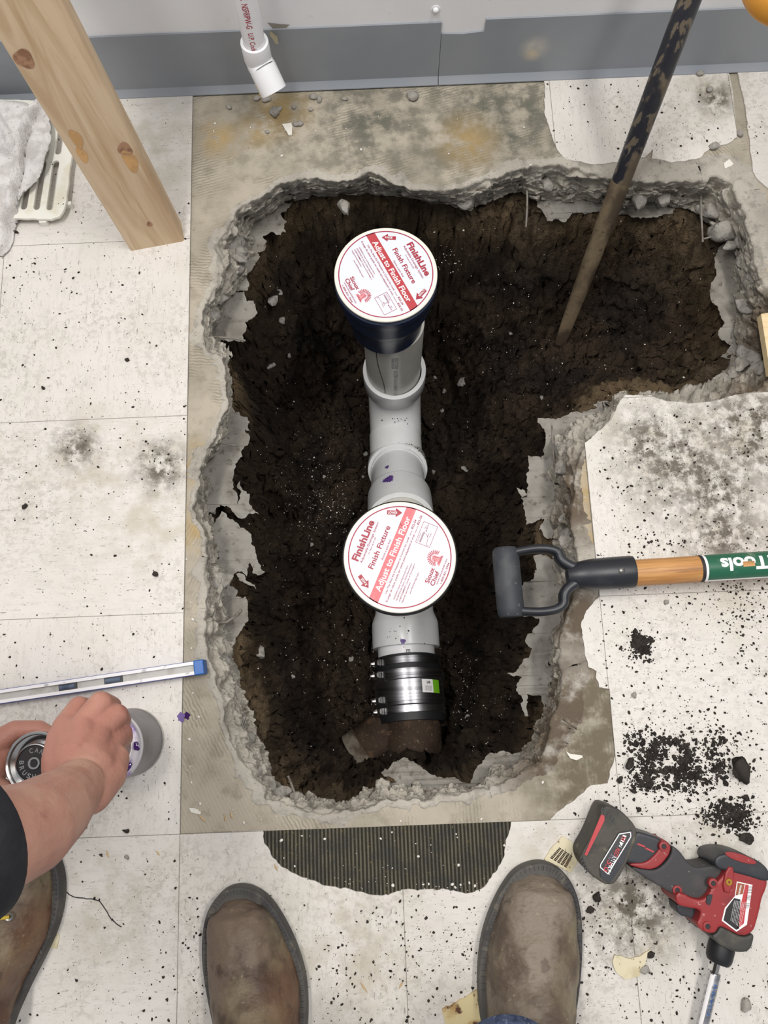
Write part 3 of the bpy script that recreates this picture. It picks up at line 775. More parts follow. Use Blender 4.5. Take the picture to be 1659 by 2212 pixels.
for k, (pts, where, zz) in enumerate(FILMS):
    loop = ragged([W(a, b, zz)[:2] for a, b in pts], .0022, .0032, k+20, True, 85)
    me = plate_mesh([loop], zz-.0005, zz+.0005)
    me.materials.clear()
    n = len(me.vertices); co = np.zeros(n*3); me.vertices.foreach_get('co', co); co = co.reshape(-1, 3)
    q = co.copy(); q[:, 2] = 0
    co[:, 2] += .006*fbm(q+k, 14, 2)+.002*fbm(q, 60, 2)
    me.vertices.foreach_set('co', co.ravel()); me.update()
    c = co.mean(0)
    o = link('torn_sheet', me, 'film', None, (c[0], c[1], zz), 30)
    tagit(o, 'torn grey sheet at the '+where, 'plastic sheet', 'torn sheets under the slab')

# ================================================================== DRAIN LINE IN THE PIT
AXX = .331
line = thing('drain_pipe_assembly', (AXX, .60, -.62), 'white plastic drain line of glued pipes and fittings running along the pit bottom', 'drain pipe')
# vertical riser of the far cover
m = MB(); m.lathe([(.0, -.17), (.0572, -.17), (.0572, -.50), (0, -.50)], (AXX-.002, .838, 0)); m.build('riser_pipe', 'pvc_pipe', line, smooth=40)
# long sweep elbow with a hub that looks up
el = MB()
c0 = Vector((AXX, .838, -.44)); pts = []; rad = []
R0 = .105
for k in range(13):
    a = k/12*math.radians(82)
    pts.append((AXX, .838-R0*(1-math.cos(a)), -.465-R0*math.sin(a))); rad.append(.0590)
el.tube(pts, rad, 48)
el.lathe([(.0578, -.395), (.0665, -.395), (.0672, -.398), (.0672, -.452), (.060, -.464), (.0578, -.464), (.0578, -.395)], (AXX, .838, 0), n=64)
el.build('sweep_elbow', 'pvc', line, smooth=40)
# run with wye
def runpt(y): return Vector((AXX+(.278-y)*.004, y, -.445-.115*smooth01((y-.25)/.55)*1.0))
wy = MB()
ys = np.linspace(.745, .300, 14)
wy.tube([runpt(y) for y in ys], .0592, 48)
e1, e0 = runpt(.258), runpt(.330)
d = (e1-e0).normalized()
wy.lathe([(.0592, -.006), (.0594, 0), (.0668, .020), (.0675, .024), (.0678, .070), (.0672, .072), (.0578, .072), (.0578, .03)], e0, d, 64)
# branch barrel
br0, bdir = Vector((AXX, .72, -.60)), Vector((0, -.7071, .7071))
wy.tube([br0, br0+bdir*.10], .0595, 48)
rc = Vector((AXX, .676, -.556))
wy.lathe([(.0590, -.02), (.0640, 0), (.0672, .004), (.0672, .026), (.0664, .028), (.0590, .028), (.0590, 0)], rc, bdir, 64)
wy.build('wye_fitting', 'pvc', line, smooth=40)
# 45 degree bend in the branch
be = MB()
be.tube([rc, rc+bdir*.158], .0578, 48)
be.lathe([(.0578, .132), (.060, .136), (.0668, .146), (.0674, .150), (.0674, .235), (.0578, .237)], rc, bdir, 64)
be.build('branch_bend', 'pvc', line, smooth=40)
m = MB(); top2 = Vector((.320, .376, 0))
j = rc+bdir*.30
m.tube([rc+bdir*.20, rc+bdir*.30, Vector((AXX-.006, .41, -.30)), Vector((.323, .384, -.25)), Vector((.320, .376, -.13))], .0572, 48)
m.build('riser_pipe', 'pvc_pipe', line, smooth=60)
m = MB(); m.tube([runpt(.275), runpt(.215)], .0572, 48); m.build('pipe_stub', 'pvc_bright', line, smooth=40)

def on_pipe(c, axis, r, ang, s, up=Vector((0, 0, 1))):
    """point on a pipe: along the axis by s and around it by ang (0 = top)"""
    a = Vector(axis).normalized(); u = (up-a*up.dot(a)).normalized(); t = a.cross(u)
    return Vector(c)+a*s+r*(math.cos(ang)*u+math.sin(ang)*t)
def splat(name, mat, c, axis, r, ang, size, seed, parent, spikes=0, stretch=1.0):
    n = 28; ring = []
    for k in range(n):
        a = 2*math.pi*k/n; rr = size*(1+.18*math.sin(a*3+seed)+(spikes*.35 if k % 2 else 0))
        ring.append((rr*math.cos(a)*stretch, rr*math.sin(a)))
    v = [on_pipe(c, axis, r+.0006, ang, 0)]+[on_pipe(c, axis, r+.0004, ang+b/r, a) for a, b in ring]
    MB().add(v, [(0, k+1, (k+1) % n+1) for k in range(n)]).build(name, mat, parent)
dd = (runpt(.27)-runpt(.33)).normalized()
splat('primer_drip', 'purple', runpt(.262), dd, .0678, .10, .0052, 1, line)
splat('primer_drip', 'purple', rc+bdir*.105, bdir, .0578, .42, .0044, 2, line, 0, 1.3)
splat('primer_splash', 'purple', rc+bdir*.175, bdir, .0674, .33, .0100, 3, line, 1)
# printed marks on the pipes
def pipe_text(mb, s, c, axis, r, ang, s0, h, w, up=Vector((0, 0, 1)), flip=1, bold=.0):
    put_text(mb, s, 0, 0, h, w, bold, 0, lambda a, b: on_pipe(c, axis, r+.0004, ang+flip*b/r, s0+a, up))
ink = MB()
pipe_text(ink, 'MADE IN USA', (AXX-.002, .838, 0), (0, 0, -1), .0572, .10, .205, .006, .05, Vector((0, -1, 0)), -1)
pipe_text(ink, 'RECYCLED', (AXX-.002, .838, 0), (0, 0, -1), .0572, -.02, .205, .006, .05, Vector((0, -1, 0)), -1)
pipe_text(ink, 'D-2729 4 0-3-14 08 05 1 111', (AXX-.002, .838, 0), (0, 0, -1), .0572, .03, .265, .0075, .13, Vector((0, -1, 0)), -1)
ink.build('printed_mark', 'grey_ink', line)
ink = MB(); pipe_text(ink, 'EXT', runpt(.248), dd, .0572, .02, 0, .008, .026, flip=-1); ink.build('printed_mark', 'black_ink', line)
ink = MB()
ink.tube([on_pipe((AXX-.002, .838, 0), (0, 0, -1), .0573, .62-.03*k+.05*math.sin(k*.7), .18+k*.026, Vector((0, -1, 0))) for k in range(9)], .0009, 6)
ink.build('black_line', 'black_ink', line, smooth=180)
# dirt smears on the fittings
rs = random.Random(5)
for (c, ax, r, a0, s0, n, sa, ss) in ((runpt(.80), (runpt(.70)-runpt(.80)).normalized(), .0592, -.15, .035, 46, .28, .009), (runpt(.33), dd, .0592, 0.1, -.006, 26, .45, .002),
                                     (rc, bdir, .0672, -.9, .022, 80, .35, .004), (runpt(.30), dd, .0678, .2, .02, 20, .3, .02)):
    sm = MB()
    for k in range(n):
        v, f = lump((0, 0, 0), rs.uniform(.0004, .0016), k, 1)
        p = on_pipe(c, ax, r, a0+rs.gauss(0, sa), s0+rs.gauss(0, ss))
        sm.add(v*np.array([1, 1, .5])+np.array(p), f)
    sm.build('soil_smear', 'clod', line, smooth=180)

# ------------------------------------------------------------------ round cleanout covers
def feather_head(mb, cx, cy, s, fn):
    """small emblem: profile head with a fan of feathers"""
    def poly(pts): mb.add([fn(cx+a*s, cy+b*s) for a, b in pts], [tuple(range(len(pts)))])
    for k in range(15):
        a = math.radians(200-k*15); c, sn = math.cos(a), math.sin(a)
        r0, r1, w = .30, .56, .035
        poly([(c*r0-sn*w, sn*r0+c*w), (c*r1-sn*w*1.4, sn*r1+c*w*1.4), (c*(r1+.07), sn*(r1+.07)), (c*r1+sn*w*1.4, sn*r1-c*w*1.4), (c*r0+sn*w, sn*r0-c*w)])
    poly([(-.16, .20), (.10, .24), (.20, .08), (.18, -.2), (.30, -.36), (.42, -.52), (-.46, -.52), (-.40, -.34), (-.22, -.28), (-.24, -.16), (-.32, -.10), (-.24, .02), (-.26, .10)])
def cover_label(cx, cy, z, R, ang, parent, band_mat, side):
    c, s = math.cos(ang), math.sin(ang)
    K = [0]
    def fn(a, b, lift=0): return (cx+R*(a*c-b*s), cy+R*(a*s+b*c), z+K[0])
    pap = MB(); K[0] = .0004
    n = 72
    pap.lathe([(0, .0002), (R*.955, .0002), (R*.955, 0)], (cx, cy, z), n=72)
    lab = pap.build('label', 'paper', parent, smooth=40)
    K[0] = .0006
    ring = MB()
    for k in range(96):
        a, b = 2*math.pi*k/96, 2*math.pi*(k+1)/96
        ring.add([fn(.915*math.cos(a), .915*math.sin(a)), fn(.915*math.cos(b), .915*math.sin(b)), fn(.935*math.cos(b), .935*math.sin(b)), fn(.935*math.cos(a), .935*math.sin(a))], [(0, 1, 2, 3)])
    ring.build('border_ring', 'deep_red_ink', lab)
    bnd = MB(); y0, y1 = .047, .226
    t0 = [math.pi-math.asin(y0/.93), math.pi-math.asin(y1/.93)]
    le = [(.93*math.cos(a), .93*math.sin(a)) for a in np.linspace(t0[1], t0[0], 6)]
    ri = [(-a, b) for a, b in le][::-1]
    bnd.add([fn(a, b) for a, b in le+ri], [tuple(range(12))])
    bnd.build('red_band', band_mat, lab)
    K[0] = .0009
    tx = MB(); put_text(tx, 'Adjust to Finish Floor', -.73, .083, .105, 1.47, .022, 0, fn); tx.build('band_lettering', 'white_ink', lab)
    tx = MB()
    put_text(tx, 'FinishLine', -.37, .665, .125, .79, .034, 0, fn)
    put_text(tx, 'Finish Fixture', -.40, .36, .098, .84, .016, 0, fn)
    put_text(tx, 'Sioux', -.26, -.665, .080, .30, .018, 0, fn)
    put_text(tx, 'Chief', -.27, -.768, .080, .28, .018, 0, fn)
    put_text(tx, 'Adjustable Drainage System', -.37, .585, .042, .80, .004, 0, fn)
    put_text(tx, 'U.S. Patent #5,341,509', -.18, .525, .026, .34, 0, 0, fn)
    put_text(tx, 'Ajuste a piso final', -.18, .258, .036, .40, 0, 0, fn)
    put_text(tx, 'Use The Shim Kit If Needed to Correct for Level.', -.72, -.035, .036, 1.12, .004, 0, fn)
    put_text(tx, 'Item No.', .43, -.035, .024, .10, 0, 0, fn)
    put_text(tx, '832-S4', .555, -.035, .042, .185, .01, 0, fn)
    put_text(tx, 'El juego de calces puede ser usado para adaptaci\u00f3n al nivel.', -.85, -.105, .036, 1.33, .004, 0, fn)
    put_text(tx, 'Art\u00edculo No.', .50, -.105, .022, .15, 0, 0, fn)
    put_text(tx, '832-S4', .665, -.105, .042, .185, .01, 0, fn)
    for k, (t, w) in enumerate((('WARNING: Cancer and Reproductive Harm', .66), ('ADVERTENCIA: C\u00e1ncer y Da\u00f1os Reproductivos', .72),
                                ('AVERTISSEMENT: Cancer et Dommages \u00e0', .74), ('l\'appareil reproducteur', .40))):
        put_text(tx, t, -.76, -.205-.052*k, .026, w, .004, 0, fn)
    put_text(tx, 'www.P65Warnings.ca.gov', -.56, -.43, .026, .42, .004, 0, fn)
    put_text(tx, 'www.siouxchief.com', -.22, -.815, .032, .50, .004, 0, fn)
    put_text(tx, '1-800-821-3944', -.18, -.88, .036, .41, .006, 0, fn)
    # frame of the small diagram and its drawing
    def line(pts, w=.003):
        for (a, b), (e, g) in zip(pts[:-1], pts[1:]):
            L = math.hypot(e-a, g-b); nx, ny = -(g-b)/L*w, (e-a)/L*w
            tx.add([fn(a+nx, b+ny), fn(e+nx, g+ny), fn(e-nx, g-ny), fn(a-nx, b-ny)], [(0, 1, 2, 3)])
    line([(.355, -.165), (.765, -.165), (.765, -.435), (.355, -.435), (.355, -.165)])
    line([(.375, -.40), (.375, -.36), (.42, -.36), (.50, -.35), (.55, -.31), (.57, -.25), (.60, -.25)], .0025)
    line([(.40, -.25), (.56, -.25)], .002)
    for k in range(4): line([(.38, -.225-.008*k), (.58, -.225-.008*k)], .0015)
    put_text(tx, 'Level Screw/Nut', .38, -.20, .016, .17, 0, 0, fn)
    put_text(tx, 'Shim', .65, -.24, .018, .06, 0, 0, fn)
    put_text(tx, '832-S4', .65, -.275, .022, .09, .004, 0, fn)
    put_text(tx, 'Floor', .53, -.34, .018, .07, 0, 0, fn)
    put_text(tx, 'Flange', .53, -.375, .018, .08, 0, 0, fn)
    tx.add([fn(.60, -.27), fn(.63, -.255), fn(.63, -.285)], [(0, 1, 2)])
    feather_head(tx, .215, -.60, .012, fn)
    # arrows
    def arrow(cx0, cy0, a0):
        ca, sa = math.cos(a0), math.sin(a0)
        P = [(-.13, .038), (.03, .038), (.03, .085), (.15, 0), (.03, -.085), (.03, -.038), (-.13, -.038)]
        K[0] = .0006
        tx.add([fn(cx0+p*ca-q*sa, cy0+p*sa+q*ca) for p, q in P], [tuple(range(7))]); K[0] = .0009
    arrow(.715, .40, math.radians(-70)); arrow(-.66, .43, math.radians(-122))
    tx.build('lettering', 'deep_red_ink', lab)
    wt = MB(); K[0] = .0012
    put_text(wt, 'LOWER', .715-.12*math.cos(math.radians(-70))-.022*math.sin(math.radians(70)), .40+.12*math.sin(math.radians(70))-.02, .044, .17, .02, math.radians(-70), fn)
    wt.build('arrow_lettering', 'white_ink', lab); wt = MB()
    a0 = math.radians(-122)+math.pi
    put_text(wt, 'RAISE', -.66-.085*math.cos(a0)+.022*math.sin(a0), .43-.085*math.sin(a0)-.022*math.cos(a0), .044, .15, .02, a0, fn)
    wt.build('arrow_lettering', 'white_ink', lab)
    pk = MB(); K[0] = .0006
    feather_head(pk, .215, -.60, .24, fn)
    pk.build('emblem', 'pink_ink', lab)
    em = MB(); K[0] = .0010
    for k in range(15):
        a = math.radians(200-k*15); 
        p0, p1 = (.215+.24*.32*math.cos(a), -.60+.24*.32*math.sin(a)), (.215+.24*.60*math.cos(a), -.60+.24*.60*math.sin(a))
        L = .0035; nx, ny = -math.sin(a)*L, math.cos(a)*L
        em.add([fn(p0[0]+nx, p0[1]+ny), fn(p1[0]+nx, p1[1]+ny), fn(p1[0]-nx, p1[1]-ny), fn(p0[0]-nx, p0[1]-ny)], [(0, 1, 2, 3)])
    for (a, b, e, g) in ((-.12, .10, .02, .10), (-.2, -.14, -.06, -.13), (-.36, -.36, .3, -.40), (-.3, -.45, .36, -.46), (.06, .16, .12, -.3), (-.24, -.02, -.12, -.02)):
        L = math.hypot(e-a, g-b); nx, ny = -(g-b)/L*.016, (e-a)/L*.016
        q = [(a+nx, b+ny), (e+nx, g+ny), (e-nx, g-ny), (a-nx, b-ny)]
        em.add([fn(.215+.24*i, -.60+.24*j) for i, j in q], [(0, 1, 2, 3)])
    em.build('emblem_outline', 'deep_red_ink', lab)
    return lab

def cleanout(cx, cy, zt, R, ang, label, low, band_mat, dirty=False):
    t = thing('cleanout_cover', (cx, cy, zt-.17), label, 'drain cover', 'round drain covers with red lettering')
    m = MB(); m.lathe([(0, zt), (R-.001, zt), (R, zt-.001), (R, zt-.0035), (R-.004, zt-.004), (0, zt-.004)], (cx, cy, 0), n=96)
    d = m.build('cover_disc', 'disc', t, smooth=40)
    b = MB()
    if low:      # dark adapter narrowing to the riser
        prof = [(0, -.0045), (.0815, -.0045), (.0815, -.010), (.0845, -.012), (.0845, -.034), (.0835, -.036), (.0815, -.037), (.0775, -.075), (.0775, -.080), (.0700, -.104), (.0685, -.108), (.0645, -.155), (.0645, -.168), (.0578, -.168)]
    else:
        prof = [(0, -.0045), (.0845, -.0045), (.0865, -.006), (.0865, -.024), (.083, -.026), (.075, -.05), (.066, -.08), (.0645, -.14), (.0575, -.14)]
    b.lathe([(r, zt+h) for r, h in prof], (cx, cy, 0), n=96)
    b.build('adapter_body', 'navy' if low else 'rubber', t, smooth=35)
    cover_label(cx, cy, zt+.0001, R*.985, ang, t, band_mat, 0)
    return t
def ang_of(p, q): a, b = W(*p), W(*q); return math.atan2(b[1]-a[1], b[0]-a[0])
cleanout(.317, .838, 0.0, .0835, ang_of((800,515), (885,660)), 'round white drain cover with crisp red label on a tall dark blue adapter, far one', True, 'red_ink')
cleanout(.320, .376, -.002, .0838, ang_of((817,1283), (889,1108)), 'round white drain cover with scuffed faded red band, nearer the steel coupling', False, 'faded_ink')

# ------------------------------------------------------------------ shielded coupling
cA, cB = Vector((.3315, .236, -.436)), Vector((.3345, .112, -.414)); cd = (cB-cA).normalized(); CL = (cB-cA).length
cp = thing('pipe_coupling', (.333, .174, -.49), 'stainless steel shielded coupling with four screw clamps joining white pipe to rusty pipe', 'pipe coupling')
m = MB(); m.lathe([(.0572, 0), (.0655, 0), (.0655, CL), (.0572, CL)], cA, cd, 64); m.build('rubber_sleeve', 'rubber', cp, smooth=40)
m = MB(); m.lathe([(.0655, .030), (.0672, .031), (.0672, .048), (.0682, .050), (.0682, .078), (.0672, .080), (.0672, .096), (.0655, .097)], cA, cd, 96); m.build('shield', 'steel', cp, smooth=25)
for s0 in (.012, .036, .084, .105):
    m = MB(); r = .0692 if s0 in (.036, .084) else .0672
    m.lathe([(r-.0012, s0-.0068), (r, s0-.0065), (r, s0+.0065), (r-.0012, s0+.0068)], cA, cd, 96)
    cl = m.build('clamp_band', 'steel', cp, smooth=25)
    pc = on_pipe(cA, cd, r+.004, 1.02, s0); tq = (on_pipe(cA, cd, r, 1.03, s0)-on_pipe(cA, cd, r, 1.01, s0)).normalized()
    nn = (pc-cA-cd*s0).normalized()
    m = MB()
    m.tube([pc-tq*.010, pc+tq*.006], .0052, 14); m.box(pc-tq*.012-cd*.006-nn*.004, tq*.018, cd*.012, nn*.006)
    m.build('screw_housing', 'dull_steel', cl, smooth=30)
    m = MB(); m.lathe([(0, .0095), (.0062, .0092), (.0066, .008), (.0066, .002), (.0085, .002), (.0085, .0005), (0, .0005)], pc+tq*.005, (tq*.55+nn*.83), 20)
    hx = (tq*.55+nn*.83).normalized()
    m.box(pc+tq*.005+hx*.0093-cd*.005-tq*.0006, cd*.010, tq*.0012, hx*.0006)
    m.build('screw_head', 'tin', cl, smooth=30)
# sticker
def patch(name, mat, c, ax, r, a0, a1, s0, s1, parent, n=14):
    v = []; 
    for k in range(n+1):
        a = a0+(a1-a0)*k/n
        v += [on_pipe(c, ax, r, a, s0), on_pipe(c, ax, r, a, s1)]
    return MB().add(v, [(2*k, 2*k+2, 2*k+3, 2*k+1) for k in range(n)]).build(name, mat, parent, smooth=180)
tag_ = patch('sticker', 'white_ink', cA, cd, .0688, -.72, -.36, .052, .077, cp)
patch('green_stripe', 'green', cA, cd, .0690, -.98, -.72, .052, .077, tag_)
m = MB()
for k in range(22):
    a = -.66+.0105*k
    if k % 3 == 2: continue
    w = .003 if k % 4 else .0055
    m.add([on_pipe(cA, cd, .0691, a, .064), on_pipe(cA, cd, .0691, a+w, .064), on_pipe(cA, cd, .0691, a+w, .074), on_pipe(cA, cd, .0691, a, .074)], [(0, 1, 2, 3)])
put_text(m, 'Qwik', 0, 0, .0045, .008, .02, 0, lambda a, b: on_pipe(cA, cd, .0691, -.50-a/.069, .060-b))
put_text(m, 'Pk', 0, 0, .0045, .005, .0, 0, lambda a, b: on_pipe(cA, cd, .0691, -.62-a/.069+.06, .060-b))
m.build('barcode', 'black_ink', tag_)

# ------------------------------------------------------------------ old iron pipe
ip = thing('iron_pipe', (.33, .05, -.52), 'rusty brown cast iron pipe with a side branch, half buried at the pit end', 'iron pipe')
m = MB(); m.tube([(.3335, .125, -.415), (.334, .09, -.411), (.336, .0, -.405), (.338, -.06, -.40)], .0570, 40); m.build('pipe_barrel', 'rust', ip, smooth=40)
e = Vector((.246, .062, -.432))
m = MB(); m.tube([(.322, .118, -.425), (.30, .10, -.428), e], [.054, .053, .049], 36); m.build('side_branch', 'rust', ip, smooth=40)
dv = (e-Vector((.30, .10, -.428))).normalized()
m = MB(); m.lathe([(.049, -.004), (.053, 0), (.053, .022), (.047, .022), (.047, 0)], e, dv, 40); m.build('branch_mouth', 'iron_end', ip, smooth=40)

# ================================================================== THINGS ON THE FLOOR
def frame(d, up=Vector((0, 0, 1))):
    d = Vector([float(a) for a in d]).normalized(); u = Vector([float(a) for a in up]); u = (u-d*u.dot(d)).normalized()
    return d, u, u.cross(d)

# --- pine stud leaning on the wall
s0 = Vector(W(338, 512, 0)); s1 = Vector(WD(52, 0, .885))
sd = (s1-s0).normalized()
tl = (WF-.012-s0.y)/sd.y; top = s0+sd*tl
viewd = (Vector(CAM)-s0).normalized()
_, nn, ww = frame(sd, Vector((0.10, -.75, .45)))
st = thing('lumber_stud', s0, 'pale pine two by four stud leaning against the wall at upper left', 'lumber')
def stud_mesh():
    hw, ht, b = .0445, .019, .0035
    prof = []
    for cx_, cy_, a0 in ((hw-b, ht-b, 0), (-hw+b, ht-b, 90), (-hw+b, -ht+b, 180), (hw-b, -ht+b, 270)):
        for k in range(4):
            a = math.radians(a0+30*k); prof.append((cx_+b*math.cos(a), cy_+b*math.sin(a)))
    mb = MB(); rows = []
    for k in range(9):
        rows.append([Vector((a, b2, tl*k/8)) for a, b2 in prof])
    # the foot sits flat on the floor: shear the lowest ring
    base = []
    for a, b2 in prof:
        p = ww*a+nn*b2; base.append(Vector((a, b2, -p.z/sd.z+.002)))
    rows[0] = base
    mb.grid(rows, True, True, True)
    return mb
mb = stud_mesh(); me = mb.mesh(); me.materials.append(MAT['pine'])
o = bpy.data.objects.new('board', me); COL.objects.link(o); o.parent = st
o.rotation_euler = Matrix((ww, nn, sd)).transposed().to_euler()
for p in me.polygons: p.use_smooth = True
me.set_sharp_from_angle(angle=math.radians(35))
def knot(px, py, r, seed, squash=1.0):
    # point on the wide face seen in that direction
    d = Vector(W(px, py, 0))-Vector(CAM); P0 = s0+nn*.0192
    t = (P0-Vector(CAM)).dot(nn)/d.dot(nn); c = Vector(CAM)+d*t
    mb = MB(); n = 26
    v = [c+nn*.0002]
    for k in range(n):
        a = 2*math.pi*k/n; rr = r*(1+.12*math.sin(3*a+seed))
        v.append(c+nn*.0003+ww*rr*math.cos(a)+sd*rr*math.sin(a)*squash)
    mb.add(v, [(0, k+1, (k+1) % n+1) for k in range(n)])
    return mb
MAT['knot'] = M('pine_knot', (168, 128, 98), .6, [(90, 4, .44, .60, (134, 96, 70), 1)])
MAT['knot_halo'] = M('pine_bark_fleck', (190, 148, 98), .6, [(50, 4, .44, .62, (206, 160, 104), 1)])
for px, py, r, sd_ in ((52, 127, .011, 1), (270, 322, .0095, 2), (323, 484, .0042, 3)):
    knot(px, py, r, sd_, 1.15).build('knot', 'knot', st)
for px, py, r in ((282, 348, .009), (165, 300, .007), (178, 335, .006)):
    knot(px, py, r, 5, 2.2).build('bark_fleck', 'knot_halo', st)

# --- thin plastic pipe with a bent end at the wall
pt = Vector(W(562, 118, .118)); pt.y = WF-.040; pt = Vector((.131, 1.150, .144))
pp = thing('wall_drain_pipe', (pt.x, pt.y, .03), 'white plastic pipe with red print coming down the wall to a bent elbow', 'pipe')
m = MB(); m.tube([pt+Vector((0, 0, -.012)), pt+Vector((0, 0, .9))], .0167, 40); m.build('pipe', 'pvc_bright', pp, smooth=40)
m = MB()
hub0 = pt+Vector((0, 0, .004))
ed = Vector((.36, -.58, -.68)).normalized()
m.lathe([(.0170, 0), (.0212, 0), (.0216, -.002), (.0216, -.030), (.0205, -.034)], hub0, (0, 0, 1), 48)
p0 = hub0+Vector((0, 0, -.030))
m.tube([p0+Vector((0, 0, .02)), p0, p0+ed*.006+Vector((0, 0, -.004)), p0+ed*.018], [.0200, .0208, .0212, .0214], 40, False)
m.lathe([(.0212, .014), (.0216, .018), (.0216, .052), (.0172, .052), (.0172, .01)], p0, ed, 48)
m.build('elbow', 'pvc_bright', pp, smooth=40)
m = MB()
for s_, z0, h, w in (('1 @', .124, .011, .020), ('23\u00b0C', .092, .011, .024), ('NSF\u00aePW-G', .044, .009, .042), ('U.P. Code', .002, .008, .034)):
    put_text(m, s_, 0, 0, h, w, .01, 0, lambda a, b, z0=z0, w=w: on_pipe((pt.x, pt.y, pt.z), (0, 0, -1), .01685, -.16-b/.0167+.4, -(z0+w)+a, Vector((0, -1, 0))))
m.build('red_lettering', 'deep_red_ink', pp)
MAT['glue'] = M('old_glue', (206, 180, 120), .5)
m = MB(); 
for k in range(5):
    v, f = lump(p0+ed*(.034+.004*k)+Vector((-.0185, -.004, -.006)), .0042, k, 1); m.add(v, f)
m.build('glue_bead', 'glue', pp, smooth=180)
# torn wall paper flap beside it and the wall screw
f0 = Vector((.149, WF-.0015, .128))
m = MB(); m.add([f0+Vector(v) for v in ((0, 0, -.022), (.002, -.006, -.001), (.013, -.008, -.012), (.012, -.004, -.03), (.004, 0, -.034))], [(0, 1, 2), (0, 2, 3), (0, 3, 4)])
tagit(m.build('torn_paper_flap', 'cream_scrap', None, f0), 'small curled flap of torn wall surface beside the wall pipe', 'paper flap')
MAT['dark_gap'] = M('bare_gypsum', (150, 142, 132), .9)
m = MB(); m.add([f0+Vector(v) for v in ((.0, .001, .006), (.020, .001, .002), (.034, .001, .0005), (.022, .001, -.010), (.012, .001, -.014))], [(0, 1, 2, 3, 4)])
tagit(m.build('trim_1', 'dark_gap', None, f0), kind='structure')
sc_ = Vector((.409, WF, .1335+.011))
m = MB(); m.lathe([(0, .0055), (.0028, .005), (.0045, .003), (.005, 0)], sc_, (0, -1, 0), 24)
m.lathe([(.0052, .001), (.0075, .0005), (.0075, 0)], sc_, (0, -1, 0), 24)
tagit(m.build('wall_screw', 'pvc_bright', None, sc_, 40), 'small shiny screw head in the white wall above the notch in the base', 'screw')

# --- enamel grate with a towel over it
gr = thing('floor_grate', W(60, 400, 0), 'chipped white enamel floor grate with long slots beside the leaning stud', 'grate')
cz = lambda x, y: (x/5.82, 180+y/5.82)
GZ = .021
def gp(x, y): a = cz(x, y); return W(a[0], a[1], GZ)[:2]
outer = [gp(*p) for p in ((1010,220),(985,400),(940,690),(905,870),(868,1140),(838,1440),(822,1530),(790,1620),(740,1675),(640,1705),(330,1697),(100,1690),(-500,1672),(-470,1500),(-330,300),(-310,190))]
outer = list(np.array(ragged(outer, .006, .0006, 3, True, 120)))
loops = [outer]
def slot(xb, yb, xt, yt, w):
    a, b = np.array(gp(xb, yb)), np.array(gp(xt, yt)); d = (b-a)/np.linalg.norm(b-a); n = np.array([-d[1], d[0]]); r = w/2
    a = a+d*r; b = b-d*r; L = []
    for k in range(9): t = math.pi/2+math.pi*k/8; L.append(a+r*(d*math.cos(t)+n*math.sin(t)))
    for k in range(9): t = -math.pi/2+math.pi*k/8; L.append(b+r*(d*math.cos(t)+n*math.sin(t)))
    return L
for i in range(5):
    loops.append(slot(618-i*163, 1590-i*4, 705-i*163+i*2, 968, .0105))
    loops.append(slot(722-i*163, 890, 815-i*163, 262, .0105))
plate('grate_plate', loops, GZ-.006, GZ, 'enamel', gr, bevel=.0012, smooth=40)
for x, y in ((515, 1715), (825, 1490), (-300, 1650)):
    a = gp(x, y); MB().box((a[0]-.006, a[1]-.001, 0.003), (.012, 0, 0), (0, .006, 0), (0, 0, GZ-.006-.003)).build('foot', 'enamel', gr)
